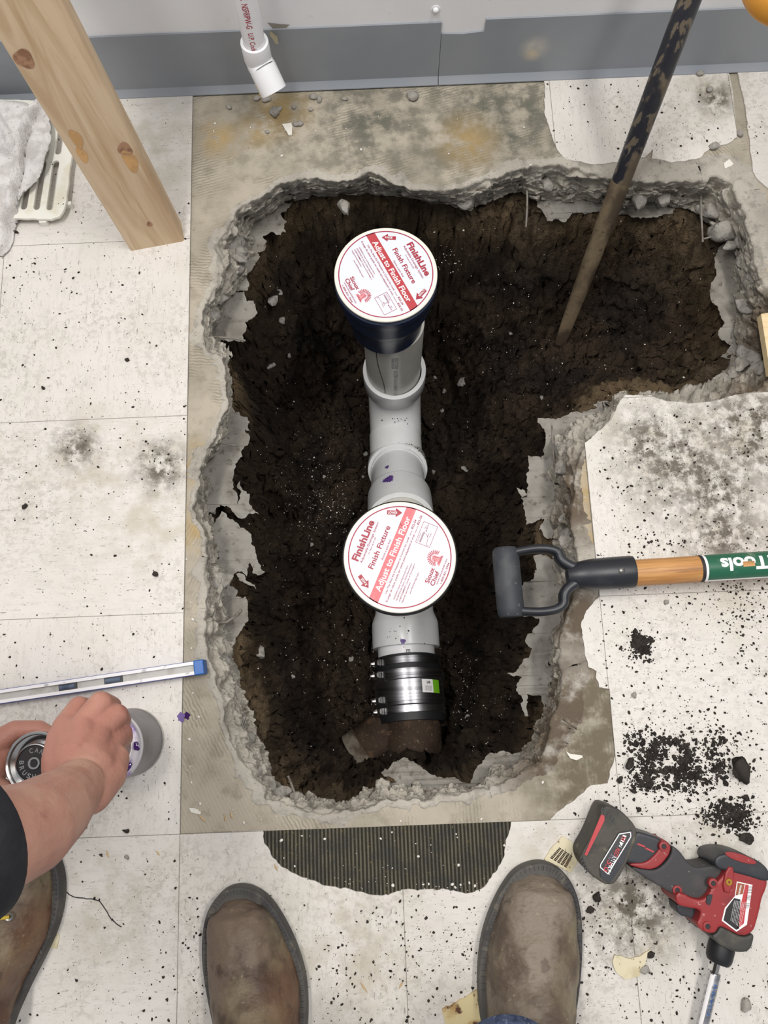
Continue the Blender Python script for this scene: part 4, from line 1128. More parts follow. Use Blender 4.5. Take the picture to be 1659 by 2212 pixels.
# towel as a draped surface with folds
def towel():
    out = [cz(*p) for p in ((-700, 200), (0, 246), (140, 262), (330, 282), (420, 325), (470, 275), (570, 290), (635, 400), (648, 560), (655, 700), (640, 850), (570, 1080), (450, 1230), (350, 1330), (230, 1440), (150, 1600), (92, 1680), (70, 1870), (20, 1985), (-60, 2060), (-700, 2080))]
    poly = np.array(dense([W(a, b, .032)[:2] for a, b in out], .003))
    x0, x1, y0, y1 = -.44, poly[:, 0].max()+.004, poly[:, 1].min()-.004, poly[:, 1].max()+.004
    st_ = .0025
    nx, ny = int((x1-x0)/st_), int((y1-y0)/st_)
    X, Y = np.meshgrid(np.linspace(x0, x1, nx), np.linspace(y0, y1, ny)); P = np.stack([X.ravel(), Y.ravel()], 1)
    d = seg_dist(P, np.array([W(a, b, .032)[:2] for a, b in out]))
    P3 = np.concatenate([P, np.zeros((len(P), 1))], 1)
    z = .031+.013*fbm(P3, 8, 2)+.005*fbm(P3, 22, 3)
    def ridge(pts, w, h):
        q = [np.array(W(*cz(*p), .034)[:2]) for p in pts]; best = np.full(len(P), 9.)
        for a, b in zip(q[:-1], q[1:]):
            ab = b-a; t = np.clip(((P-a)@ab)/(ab@ab), 0, 1); best = np.minimum(best, np.linalg.norm(P-a-t[:, None]*ab, axis=1))
        return h*np.exp(-(best/w)**2)
    z += ridge([(560, 295), (440, 410), (370, 640), (270, 880), (240, 1120), (170, 1380), (110, 1620)], .0046, .013)
    z -= ridge([(590, 340), (480, 440), (420, 640), (330, 880), (290, 1120), (210, 1380), (150, 1560)], .0042, .009)
    z += ridge([(20, 480), (150, 690), (215, 830), (120, 900)], .006, .013)
    z -= ridge([(60, 480), (190, 690), (250, 850)], .005, .009)
    z += ridge([(300, 760), (190, 700)], .005, .004)
    z -= .020*np.exp(-(np.maximum(d, 0)/.006)**2)*(P[:, 1] < W(0, 480, 0)[1])
    z -= .004*np.exp(-(np.maximum(d, 0)/.004)**2)
    z = np.maximum(z, .0055)
    idx = np.arange(ny*nx).reshape(ny, nx)
    inside = (d > 0).reshape(ny, nx)
    # pull the border cells onto the outline so that the edge is clean
    keep = inside[:-1, :-1] | inside[1:, :-1] | inside[:-1, 1:] | inside[1:, 1:]
    near = (d <= 0)
    Q = P.copy()
    ii = np.where(near & (d > -.006))[0]
    for k in ii:
        dd_ = np.hypot(*(poly-P[k]).T); Q[k] = poly[dd_.argmin()]
    f = [(idx[a, b], idx[a, b+1], idx[a+1, b+1], idx[a+1, b]) for a in range(ny-1) for b in range(nx-1) if keep[a, b]]
    used = sorted({i for q in f for i in q}); mp = {u: i for i, u in enumerate(used)}
    mb = MB(); mb.v = [(float(Q[u, 0]), float(Q[u, 1]), float(z[u])) for u in used]; mb.f = [tuple(mp[i] for i in q) for q in f]
    me = mb.mesh()
    o = link('hand_towel', me, 'cloth', None, (-.24, 1.0, .005), 180)
    md = o.modifiers.new('thickness', 'SOLIDIFY'); md.thickness = .0025; md.offset = 1
    tagit(o, 'crumpled white terry towel draped over the floor grate', 'towel')
towel()

# --- steel bar standing in the pit
b0 = Vector(W(1221, 712, -.30)); b1 = Vector(WD(1489, 0, 1.02)); bd = (b1-b0).normalized()
wl = (WF-.02-b0.y)/bd.y
br_ = thing('digging_bar', b0, 'long muddy black steel bar standing with its wedge tip in the pit soil', 'steel bar')
R1 = .0156
top_l = min(wl, .95)
mid = b0+bd*.33
m = MB(); m.tube([mid+bd*(k*(top_l-.33)/10) for k in range(11)], R1, 28); m.build('bar_shaft', 'bar', br_, smooth=40)
m = MB(); m.tube([b0+bd*s for s in (.10, .16, .22, .28, .34)], [R1*.92, R1*.97, R1*1.0, R1*1.02, R1*1.0], 28)
m.build('mud_coated_end', 'bar_low', br_, smooth=40)
_, un, us = frame(bd, (0, 0, 1))
rows = []
for s, a, b2 in ((-.045, .0105, .0025), (0, .0125, .006), (.05, .0135, .010), (.105, R1*.92, R1*.92)):
    rows.append([b0+bd*s+us*a*math.cos(2*math.pi*k/28)+un*b2*math.sin(2*math.pi*k/28) for k in range(28)])
m = MB(); m.grid(rows, True, True, True); m.build('wedge_tip', 'bar_low', br_, smooth=60)

# --- spade with its D handle over the hole
SZ = .052
g0, g1 = Vector(W(1091, 1188, .046)), Vector(W(1104, 1328, .046))       # grip ends
f1_ = Vector(W(1240, 1243, .050)); f0_ = Vector(W(1368, 1238, .052)); sh1 = Vector(W(1659, 1216, .058))
ax = (sh1-f1_).normalized(); ax = Vector((ax.x, ax.y, .02)).normalized()
sp = thing('spade', f0_-Vector((0, 0, .045)), 'spade with black D grip over the hole and wooden shaft lying on the tiles', 'spade')
gd = (g1-g0).normalized()
m = MB(); L = (g1-g0).length
m.lathe([(0, -.004), (.0150, -.003), (.0180, .001), (.0190, .010), (.0190, L-.010), (.0180, L-.001), (.0150, L+.003), (0, L+.004)], g0, gd, 40)
m.build('grip', 'grip', sp, smooth=40)
def yoke():
    mb = MB()
    J = f1_+ax*.012
    for e, sgn in ((g0, 1), (g1, -1)):
        side = gd*(-sgn)
        ctrl = [e+gd*(.006*sgn)-Vector((0, 0, .001)), e+ax*.045+gd*(.000*sgn), e+ax*.075+gd*(.006*sgn), J-ax*.030+side*.022, J-ax*.008+side*.008, J+ax*.02+side*.004]
        pts = chaikin(ctrl, 3, False)
        rows = []
        n = 16
        for i, p in enumerate(pts):
            p = Vector(p); t = (Vector(pts[min(i+1, len(pts)-1)])-Vector(pts[max(i-1, 0)])).normalized()
            w_, h_ = .0060, .0125
            xx = t.cross(Vector((0, 0, 1))).normalized(); yy = xx.cross(t).normalized()
            u = i/(len(pts)-1)
            w2 = w_*(1.0+.4*smooth01(u*1.2-.2)); h2 = h_*(1-.1*u)
            rows.append([p+xx*w2*math.copysign(abs(math.cos(2*math.pi*k/n))**.7, math.cos(2*math.pi*k/n))+yy*h2*math.copysign(abs(math.sin(2*math.pi*k/n))**.7, math.sin(2*math.pi*k/n)) for k in range(n)])
        mb.grid(rows, True, True, True)
    return mb
yoke().build('yoke', 'plastic_black', sp, smooth=50)
Ls = (f0_-f1_).length
m = MB(); m.lathe([(0, -.012), (.012, -.010), (.0185, .004), (.0215, .022), (.0225, .045), (.0228, Ls-.004), (.0222, Ls), (.0190, Ls+.0005)], f1_, ax, 48)
fer = m.build('ferrule', 'plastic_black', sp, smooth=50)
rv = f1_+ax*(Ls*.73)+Vector((0, 0, .0226)); m = MB(); m.lathe([(0, .002), (.0035, .0016), (.0048, 0)], rv, (0, 0, 1), 24); m.build('rivet', 'dull_steel', fer, smooth=50)
me = MB().lathe([(0, -.02), (.0188, -.02), (.0186, .45), (0, .45)], (0, 0, 0), (1, 0, 0), 48).mesh(); me.materials.append(MAT['ash'])
o = bpy.data.objects.new('shaft', me); COL.objects.link(o); o.parent = sp; o.location = f0_-Vector(sp.location)
o.rotation_euler = ax.to_track_quat('X', 'Z').to_euler()
for p in me.polygons: p.use_smooth = True
me.set_sharp_from_angle(angle=math.radians(40))
sb = f0_; l0 = (Vector(W(1513, 1224, .056))-f0_).dot(ax)
UPZ = Vector((0, -.0, 1))
def band(name, mat, s0_, s1_, a0, a1, r, par):
    v = []; n = 24
    for k in range(n+1):
        a = a0+(a1-a0)*k/n; v += [on_pipe(sb, ax, r, a, s0_), on_pipe(sb, ax, r, a, s1_)]
    return MB().add(v, [(2*k, 2*k+2, 2*k+3, 2*k+1) for k in range(n)]).build(name, mat, par, smooth=180)
stk = band('sticker', 'white_ink', l0, .40, -1.45, 1.35, .0192, sp)
band('black_edge', 'black_ink', l0-.003, l0+.0015, -1.45, 1.45, .0193, stk)
band('green_field', 'green_label', l0+.005, .40, -1.25, 1.12, .0194, stk)
m = MB()
q0 = text_data('ionTools', .02)[0]
put_text(m, 'ionTools', 0, 0, .0175, .100, .035, 0, lambda a, b: on_pipe(sb, ax, .01955, -.56+b/.0188, l0+.122-a))
m.build('sticker_lettering', 'white_ink', stk)
band('worn_patch', 'ash', l0+.052, l0+.068, -.22, .16, .0196, stk)
m = MB(); m.tube([sb+ax*.44, sb+ax*.52], [.021, .020], 24)
m.build('socket', 'dull_steel', sp, smooth=40)
bl0 = sb+ax*.50; _, bu, bs_ = frame(ax, (0, 0, 1)); rows = []
for k in range(9):
    u = k/8; w2 = .09*min(1, .55+.6*u)*(1 if u < .7 else 1-.45*(u-.7)/.3)
    rows.append([bl0+ax*(.28*u)-Vector((0, 0, .025*u+.014))+bs_*w2*t+Vector((0, 0, .018*t*t)) for t in np.linspace(-1, 1, 11)])
mb = MB(); mb.grid(rows, False); o = mb.build('blade', 'dull_steel', sp, smooth=180); md = o.modifiers.new('t', 'SOLIDIFY'); md.thickness = .002

# --- spirit level
v0, v1 = Vector(W(-420, 1567, .022)), Vector(W(441, 1440, .022))
ld, lu, ls_ = frame((v1.x-v0.x, v1.y-v0.y, 0)); LL = (v1-v0).length
lv = thing('spirit_level', (v0+v1)/2*1.0-Vector((0, 0, .019)), 'aluminium spirit level with blue end cap and two smoky vials lying on the tiles', 'spirit level')
base = v0-Vector((0, 0, .019))
hw = .0092
m = MB()
m.box(base-ls_*hw, ld*(LL-.014), ls_*.0045, lu*.022); m.box(base+ls_*(hw-.0045), ld*(LL-.014), ls_*.0045, lu*.022)
m.build('rails', 'alum', lv)
m = MB(); m.box(base-ls_*(hw-.0045), ld*(LL-.014), ls_*(2*hw-.009), lu*.0165); m.build('web', 'alum_grey', lv)
m = MB(); m.box(base-ls_*(hw+.0008), ld*(LL-.014), ls_*.0009, lu*.020); m.build('edge_stripe', 'blue_edge', lv)
m = MB(); m.box(base+ls_*(hw-.0001), ld*(LL-.014), ls_*.0009, lu*.020); m.build('edge_stripe', 'blue_edge', lv)
m = MB(); m.box(base+ld*(LL-.014)-ls_*(hw+.0012), ld*.014, ls_*(2*hw+.0024), lu*.0235); cp_ = m.build('end_cap', 'blue', lv)
bv = cp_.modifiers.new('b', 'BEVEL'); bv.width = .0015; bv.segments = 2
for px in (147, 246):
    c = Vector(W(px, 1470, .02)); s = (c-base).dot(ld)
    mb = MB(); mb.box(base+ld*(s-.0125)-ls_*.0058+lu*.0150, ld*.025, ls_*.0116, lu*.0052); vh = mb.build('vial_housing', 'tool_dark', lv)
    mb = MB(); mb.tube([base+ld*(s-.0105)+lu*.0195, base+ld*(s+.0105)+lu*.0195], .0034, 16); mb.build('vial', 'vial', vh, smooth=40)

# --- cordless impact driver (measured outline, real thickness)
dz = lambda x, y: (1180+x/3.463, 1700+y/3.463)
def dw(pts, z): return [W(*dz(*p), z)[:2] for p in pts]
dr = thing('impact_driver', (*W(*dz(900, 650), .0)[:2], .003), 'red and black cordless impact driver with dusty battery lying on the tiles', 'cordless driver')
def soft(name, pts, z, z0, z1, mat, par=dr, bev=.006, it=2, seg=3, smooth=50):
    L = chaikin(dw(pts, z), it) if it else dw(pts, z)
    if bev < .004: return plate(name, [L], z0, z1, mat, par, bevel=bev if it else 0, smooth=smooth, seg=seg)
    o = plate(name, [L], z0, z1, mat, par)
    md = o.modifiers.new('join', 'REMESH'); md.mode = 'VOXEL'; md.voxel_size = .0011; md.use_smooth_shade = True
    ms = o.modifiers.new('soften', 'SMOOTH'); ms.factor = .6; ms.iterations = int(bev*2200)
    return o
F0 = .0035
bt = soft('battery', [(425,122),(470,135),(525,152),(600,222),(650,285),(658,335),(640,420),(580,560),(500,705),(440,718),(385,692),(290,620),(252,545),(243,480),(300,385),(345,290),(372,215),(402,150)], .045, F0, .058, 'battery', bev=.010)
soft('label_panel', [(536,338),(636,320),(642,372),(575,560),(470,716),(400,668),(394,578)], .056, .0575, .0600, 'tool_dark', bt, .001, 0)
soft('red_stripe', [(408,205),(432,212),(432,250),(300,512),(283,505)], .057, .0575, .0592, 'red_ink', bt, .0004, 0)
def pline(loop, z, w, mb):
    P = [Vector((*p, z)) for p in loop]
    for a, b in zip(P, P[1:]+P[:1]):
        d = (b-a).normalized(); n = Vector((-d.y, d.x, 0))*w
        mb.add([a+n, b+n, b-n, a-n], [(0, 1, 2, 3)])
m = MB(); pline(dw([(546,352),(630,338),(632,372),(462,650),(404,600),(406,580)], .060), .0603, .0006, m); m.build('panel_outline', 'white_ink', bt)
def ttext(mb, s, a, b, h, z, bold=.02, zz=.0605, upside=1):
    """lettering from pixel-crop point a to b (baseline)"""
    A, B = [Vector((*dw([q], zz)[0], 0)) for q in (a, b)]; d = (B-A); L = d.length; d.normalize(); n = Vector((-d.y, d.x, 0))*upside
    put_text(mb, s, 0, 0, h, L, bold, 0, lambda x, y: (A.x+d.x*x+n.x*y, A.y+d.y*x+n.y*y, z))
m = MB(); ttext(m, 'LITHIUM', (500, 515), (446, 642), .0052, .0604); m.build('white_lettering', 'white_ink', bt)
m = MB(); ttext(m, 'RED', (528, 452), (502, 512), .0052, .0604); ttext(m, '3.0', (462, 545), (424, 622), .0062, .0604); m.build('red_lettering', 'red_ink', bt)
m = MB(); ttext(m, 'XC', (486, 492), (464, 540), .0062, .0604); m.build('grey_lettering', 'grey_ink', bt)
b1_ = soft('badge', [(574,358),(600,366),(562,452),(536,440)], .0603, .0602, .0606, 'white_ink', bt, 0, 0)
m = MB(); ttext(m, 'M', (566, 364), (556, 394), .0055, .0608); m.build('badge_red_letter', 'red_ink', b1_)
m = MB(); ttext(m, '12', (554, 400), (538, 440), .0055, .0608); m.build('badge_number', 'black_ink', b1_)
for k in range(5):      # vents of the battery shell
    for (cx_, cy_) in ((415+22*k, 150+20*k), (262+10*k, 505+26*k)):
        soft('vent_slot', [(cx_, cy_), (cx_+9, cy_+3), (cx_-4, cy_+34), (cx_-13, cy_+30)], .056, .0572, .0588, 'tool_dark', bt, 0, 0)
soft('neck', [(655,318),(740,342),(850,378),(862,420),(800,520),(700,585),(640,570),(570,552),(600,460),(632,380)], .040, .008, .050, 'tool_dark', bev=.010)
for q in ([(682,418),(740,440),(736,452),(680,430)], [(742,450),(806,480),(800,490),(740,462)]):
    soft('red_slit', q, .050, .0495, .0508, 'red_ink', dr, 0, 0)
soft('red_collar', [(842,376),(880,392),(916,420),(922,470),(880,545),(800,612),(700,606),(596,572),(640,562),(735,560),(810,490),(842,440)], .046, .010, .0525, 'red_plastic', bev=.005)
soft('handle', [(915,418),(985,470),(1030,540),(1090,592),(1180,582),(1290,560),(1330,600),(1290,690),(1220,720),(1150,850),(1050,835),(955,800),(860,748),(760,690),(650,618),(610,580),(700,602),(805,612),(885,545),(925,470)], .044, .006, .054, 'tool_rubber', bev=.011, it=2)
soft('motor_housing', [(1312,575),(1380,590),(1500,625),(1622,662),(1608,750),(1580,800),(1560,900),(1540,980),(1515,1060),(1430,1098),(1340,1050),(1262,1012),(1240,1066),(1190,1074),(1120,1044),(1092,1000),(1120,950),(1128,905),(1100,892),(1040,882),(962,866),(940,830),(940,780),(990,770),(1060,812),(1130,825),(1170,800),(1215,725),(1255,680),(1295,640)], .050, .0036, .064, 'red_plastic', bev=.008, it=1)
soft('raised_mount', [(1348,590),(1412,605),(1385,800),(1312,780)], .066, .060, .0675, 'red_plastic', bev=.002, it=1)
m = MB(); c = dw([(1364, 710)], .067)[0]; m.lathe([(.0014, .0685), (.0040, .0685), (.0044, .067)], (c[0], c[1], 0), n=24); m.build('brass_insert', 'brass', dr, smooth=40)
soft('rear_cap', [(1238,500),(1290,482),(1340,476),(1420,484),(1500,510),(1570,545),(1625,600),(1640,672),(1600,690),(1480,650),(1330,612),(1240,590),(1222,540)], .050, .004, .0655, 'tool_dark', bev=.006)
L = [np.array((1455+118*math.cos(t), 532+30*math.sin(t)+118*math.cos(t)*.30)) for t in np.linspace(0, 6.28, 25)[:-1]]
plate('cap_badge', [dw(L, .066)], .0650, .0664, 'red_plastic', dr, bevel=.0008)
soft('nose_cone', [(1266,1003),(1340,1048),(1430,1098),(1520,1060),(1510,1130),(1488,1190),(1440,1212),(1370,1205),(1290,1172),(1215,1120),(1200,1076),(1240,1066)], .044, .005, .060, 'nose', bev=.010)
soft('trigger', [(952,850),(1040,865),(1110,880),(1150,920),(1140,1040),(1085,1030),(1074,975),(1035,952),(980,945),(952,905)], .034, .014, .046, 'tool_dark', bev=.004)
soft('selector', [(1200,815),(1222,802),(1242,806),(1226,878),(1205,880),(1192,860)], .064, .0635, .0655, 'tool_dark', dr, .0005, 0)
for x, y in ((1238, 714), (990, 780), (1196, 1034), (888, 450)):
    c = dw([(x, y)], .060)[0]; r_ = .0052
    zz = .0548 if x in (990, 888) else .0642
    m = MB(); m.lathe([(.0030, zz+.0008), (.0034, zz+.0016), (.0058, zz+.0014), (.0064, zz-.004)], (c[0], c[1], 0), n=24); bs = m.build('screw_boss', 'red_plastic', dr, smooth=40)
    m = MB(); m.lathe([(0, zz+.0009), (.0031, zz+.0010)], (c[0], c[1], 0), n=16); m.build('screw', 'black_ink', bs)
lb = soft('rating_label', [(1425,706),(1542,732),(1500,1030),(1422,1082),(1312,1000),(1335,905),(1410,815)], .064, .0640, .0644, 'white_ink', dr, 0, 0)
soft('black_field', [(1406,830),(1452,842),(1440,1060),(1420,1068),(1325,996),(1345,912)], .0644, .0645, .0647, 'black_ink', lb, 0, 0)
MAT['orange_ink'] = M('orange_brown_ink', (150, 84, 56), .5)
soft('warning_field', [(1432,716),(1484,727),(1470,800),(1416,812)], .0644, .0645, .0647, 'orange_ink', lb, 0, 0)
soft('red_field', [(1490,728),(1514,733),(1478,1020),(1428,1062),(1450,900)], .0644, .0645, .0647, 'red_ink', lb, 0, 0)
m = MB()
for k in range(8):
    x = 1345+k*12; ttext(m, 'WARNING read operator manual', (x+50, 840+k*2), (x+22-k*2, 990+k*8), .0011, .0649, 0)
ttext(m, 'WARNING', (1440, 724), (1422, 805), .0022, .0649, .02)
m.build('small_print', 'white_ink', lb)
m = MB(); 
for k in range(4): ttext(m, 'CAT. No. 12V', (1498+k*9, 735), (1468+k*9, 900), .0012, .0649, 0)
m.build('dark_print', 'black_ink', lb)
# collet and bit holder
a_ = Vector(W(*dz(1318, 1165), .032)); b_ = Vector(W(*dz(1190, 1700), .026)); dd2 = (b_-a_).normalized(); LB = (b_-a_).length
m = MB(); m.lathe([(0, 0), (.0155, .0), (.0165, .004), (.0165, .015), (.0160, .020), (.0140, .024), (0, .024)], a_, dd2, 40); m.build('collet', 'rubber', dr, smooth=45)
hol = m = MB(); m.lathe([(0, .022), (.0042, .022), (.0042, .038), (0, .038)], a_, dd2, 6); m.build('bit_shank', 'tin', dr, smooth=30)
bt2 = thing('bit_holder', a_+dd2*.1-Vector((0, 0, .025)), 'steel and black magnetic bit holder with yellow ring stuck in the driver', 'bit holder')
def seg(name, mat, pr, par): m = MB(); m.lathe(pr, a_, dd2, 32); return m.build(name, mat, par, smooth=40)
slv = seg('steel_sleeve', 'steel', [(.0035, .038), (.0068, .0385), (.0070, .040), (.0070, .112), (.0066, .114), (.0045, .114)], bt2)
seg('dark_rod', 'tool_dark', [(0, .110), (.0048, .110), (.0058, .130), (.0062, .140), (0, .140)], bt2)
seg('yellow_ring', 'yellow', [(.004, .139), (.0082, .139), (.0084, .145), (.004, .146)], bt2)
seg('black_handle', 'rubber', [(.004, .1455), (.0086, .146), (.0112, .155), (.0115, .26), (.008, .27), (0, .27)], bt2)
m = MB(); put_text(m, 'IMPACT', 0, 0, .0036, .040, .0, 0, lambda a, b: on_pipe(a_, dd2, .00715, b/.007-.35, .050+a)); m.build('blue_lettering', 'blue', slv)
band_ = MB(); band_.add([on_pipe(a_, dd2, .0071, t, s) for s in (.040, .112) for t in (.45, .7, .95, 1.2)], [(k, k+1, k+5, k+4) for k in range(3)]); band_.build('white_stripe', 'white_ink', slv, smooth=180)

# --- cans of primer
def can(c, r, h, label, opened):
    c = Vector([float(a) for a in c]); t = thing('primer_can', c, label, 'can')
    m = MB(); m.lathe([(0, .001), (r-.002, .001), (r, 0), (r+.0012, .001), (r+.0012, .004), (r, .0055)], c, n=64); m.build('bottom_rim', 'tin', t, smooth=40)
    m = MB(); m.lathe([(r, .005), (r, h-.006)], c, n=64); m.build('body', 'can_label' if opened else 'tin', t, smooth=40)
    m = MB(); m.lathe([(r, h-.007), (r+.0012, h-.005), (r+.0012, h-.001), (r, h), (r-.002, h-.001), (r-.003, h-.005), (r-.010, h-.008), (r-.013, h-.003), (r-.0145, h-.003), (r-.0155, h-.007)], c, n=64)
    m.build('top_rim', 'lip' if opened else 'tin', t, smooth=40)
    return t, c
cn, cc = can((*W(286, 1602, .0)[:2], .0032), .0455, .098, 'grey pint can of purple primer standing open under the hand', True)
m = MB(); m.lathe([(0, .072), (.0315, .072), (.0315, .093), (.030, .093), (.030, .0725)], cc, n=48); m.build('opening', 'tin', cn, smooth=40)
for k in range(6):
    a = k*1.1; m = MB(); v, f = lump((cc.x+.037*math.cos(a), cc.y+.037*math.sin(a), cc.z+.0925), .005, k, 2, .4, (1.3, .8, .16)); m.add(v, f); m.build('primer_drip', 'dark_purple', cn, smooth=180)
c2 = Vector(W(76, 1648, .155)); c2.z = .155
h2 = .085
cn2, cc2 = can((c2.x, c2.y, .155-h2), .0360, h2, 'small shiny tin can with black brush cap held in the hand at the left edge', False)
m = MB(); m.lathe([(.021, h2-.006), (.0225, h2-.001), (.0225, h2+.003), (.0215, h2+.004), (.0205, h2+.002), (0, h2+.002)], cc2, n=48); cap = m.build('screw_cap', 'black_ink', cn2, smooth=40)
m = MB(); m.lathe([(.0040, h2+.0022), (.0050, h2+.0040), (.0072, h2+.0040), (.0082, h2+.0022)], cc2, n=32); m.lathe([(.0215, h2+.004), (.0228, h2+.0035)], cc2, n=48); m.build('cap_ring', 'tin', cap, smooth=60)
m = MB()
for word, a0, st_ in (('BRUSH', 176, 24), ('IN', 325, 22), ('CAN', 72, -24)):
    for k, ch in enumerate(word):
        a = math.radians(a0+k*st_) if word != 'CAN' else math.radians(108-k*26)
        if word == 'CAN': rot = a-math.pi/2+math.pi; rr = .0185
        else: rot = a+math.pi/2; rr = .0185
        cx_, cy_ = cc2.x+rr*math.cos(a), cc2.y+rr*math.sin(a)
        if word == 'CAN': rot = a-math.pi/2; cx_, cy_ = cc2.x+.0125*math.cos(a), cc2.y+.0125*math.sin(a)
        put_text(m, ch, -.0022, 0, .0056, .0044, .02, 0, lambda x, y, cx_=cx_, cy_=cy_, rot=rot: (cx_+x*math.cos(rot)-y*math.sin(rot), cy_+x*math.sin(rot)+y*math.cos(rot), cc2.z+h2+.0023))
m.build('cap_lettering', 'tin', cap)

# ================================================================== PEOPLE
def limb_mesh(chains, voxel, name, mat, parent, smooth_it=5, extra=None):
    """one continuous body surface from joint chains (point, radius)"""
    mb = MB()
    iv, jf = ico(3)
    for ch in chains:
        for k, (p, r) in enumerate(ch):
            p = np.array(p, float); mb.add(iv*r+p, jf)
            if k: mb.tube([ch[k-1][0], ch[k][0]], [ch[k-1][1], ch[k][1]], 20)
    me = mb.mesh(); o = link(name, me, mat, parent)
    md = o.modifiers.new('join', 'REMESH'); md.mode = 'VOXEL'; md.voxel_size = voxel; md.use_smooth_shade = True
    ms = o.modifiers.new('soften', 'SMOOTH'); ms.iterations = smooth_it; ms.factor = .5
    return o
def P(px, py, z): return tuple(float(a) for a in W(px, py, z))
wk = thing('person', P(-260, 2000, 0), 'kneeling worker at the left edge in black sleeve, holding primer cans, muddy laced boot', 'person')
sh_r, sh_l = P(-520, 2250, .62), P(-560, 1500, .62)
ch = []
# right arm: shoulder, elbow, forearm, wrist
ch.append([(P(-430, 2100, .66), .060), (P(-240, 1960, .60), .050), (P(-100, 1848, .550), .0430), (P(-14, 1820, .520), .0395), (P(60, 1790, .485), .0370), (P(112, 1752, .448), .0325), (P(150, 1718, .412), .0270), (P(166, 1700, .395), .0250)])
# back of the hand
wr = (164, 1702, .390)
kn = [((142, 1572, .338), .0136), ((178, 1570, .345), .0138), ((212, 1586, .342), .0134), ((240, 1614, .334), .0124)]
for (px, py, z), r in kn:
    ch.append([(P(*wr), .0235), (P((px+wr[0])/2+2, (py+wr[1])/2, .368), .0195), (P(px, py, z), r)])
ch.append([(P(196, 1712, .384), .0200), (P(232, 1672, .356), .0185), (P(246, 1640, .340), .0150)])
ch.append([(P(138, 1690, .384), .0190), (P(132, 1640, .362), .0180), (P(134, 1596, .345), .0150)])
# fingers bent at their middle joints
ch.append([(P(142, 1568, .336), .0126), (P(170, 1527, .316), .0112), (P(196, 1530, .288), .0100), (P(212, 1546, .266), .0090)])
ch.append([(P(180, 1564, .343), .0130), (P(217, 1519, .328), .0124), (P(240, 1526, .300), .0108), (P(246, 1544, .274), .0096)])
ch.append([(P(214, 1580, .340), .0124), (P(252, 1545, .320), .0118), (P(262, 1556, .292), .0104), (P(254, 1574, .268), .0092)])
ch.append([(P(242, 1608, .332), .0116), (P(264, 1583, .306), .0104), (P(268, 1594, .282), .0094), (P(258, 1608, .262), .0084)])
ch.append([(P(142, 1682, .366), .0180), (P(132, 1628, .330), .0150), (P(172, 1578, .290), .0120), (P(206, 1578, .262), .0104)])
# left arm from behind with its hand round the small can
ch.append([(P(-400, 2120, .60), .060), (P(-560, 1880, .58), .070), (P(-600, 1560, .50), .055), (P(-330, 1600, .33), .042), (P(-150, 1640, .21), .034), (P(-60, 1650, .155), .028)])
ch.append([(P(-60, 1650, .150), .027), (P(-20, 1655, .135), .024), (P(-6, 1640, .130), .020)])
ch.append([(P(-50, 1640, .145), .024), (P(-12, 1608, .135), .0165), (P(30, 1578, .128), .0125), (P(84, 1574, .124), .0105), (P(118, 1592, .122), .0095)])      # index round the far side
ch.append([(P(-50, 1645, .135), .024), (P(-14, 1622, .118), .0160), (P(28, 1588, .106), .0120), (P(86, 1584, .102), .0105), (P(124, 1604, .100), .0094)])
ch.append([(P(-50, 1650, .122), .022), (P(-10, 1640, .100), .0150), (P(30, 1604, .088), .0115), (P(84, 1598, .084), .0100), (P(118, 1612, .082), .0092)])
ch.append([(P(-50, 1660, .112), .020), (P(-4, 1660, .086), .0135), (P(34, 1622, .074), .0105), (P(80, 1612, .072), .0092), (P(104, 1620, .071), .0085)])
ch.append([(P(-55, 1668, .150), .022), (P(-22, 1700, .150), .0165), (P(14, 1714, .148), .0135), (P(48, 1722, .145), .0115)])       # thumb at the near side
limb_mesh(ch, .0019, 'body', 'skin', wk, 3)
# nails seen on the wrapping fingers are hidden by the can; the brush stem is held between the fingers
m = MB(); m.tube([P(232, 1572, .262), (cc.x+.002, cc.y+.004, .09)], [.0042, .0042], 12)
da = m.build('brush_stem', 'dull_steel', None, (cc.x, cc.y, .08), 60); tagit(da, 'thin metal brush stem held in the fist above the open primer can', 'brush')
m = MB(); m.tube([P(-104, 1838, .548), P(-140, 1856, .56), P(-250, 1950, .60), P(-430, 2100, .66)], [.0520, .0560, .064, .080], 40, False)
sl = m.build('sleeve', 'watch', wk, smooth=180); md = sl.modifiers.new('t', 'SOLIDIFY'); md.thickness = .003
dcf = (Vector(P(-104, 1838, .548))-Vector(P(-140, 1856, .56))).normalized()
m = MB(); m.lathe([(.050, .014), (.0545, .015), (.0585, .012), (.0605, -.004), (.0600, -.014), (.0565, -.016)], P(-104, 1838, .548), dcf, 48)
m.build('cuff', 'sleeve', sl, smooth=60)

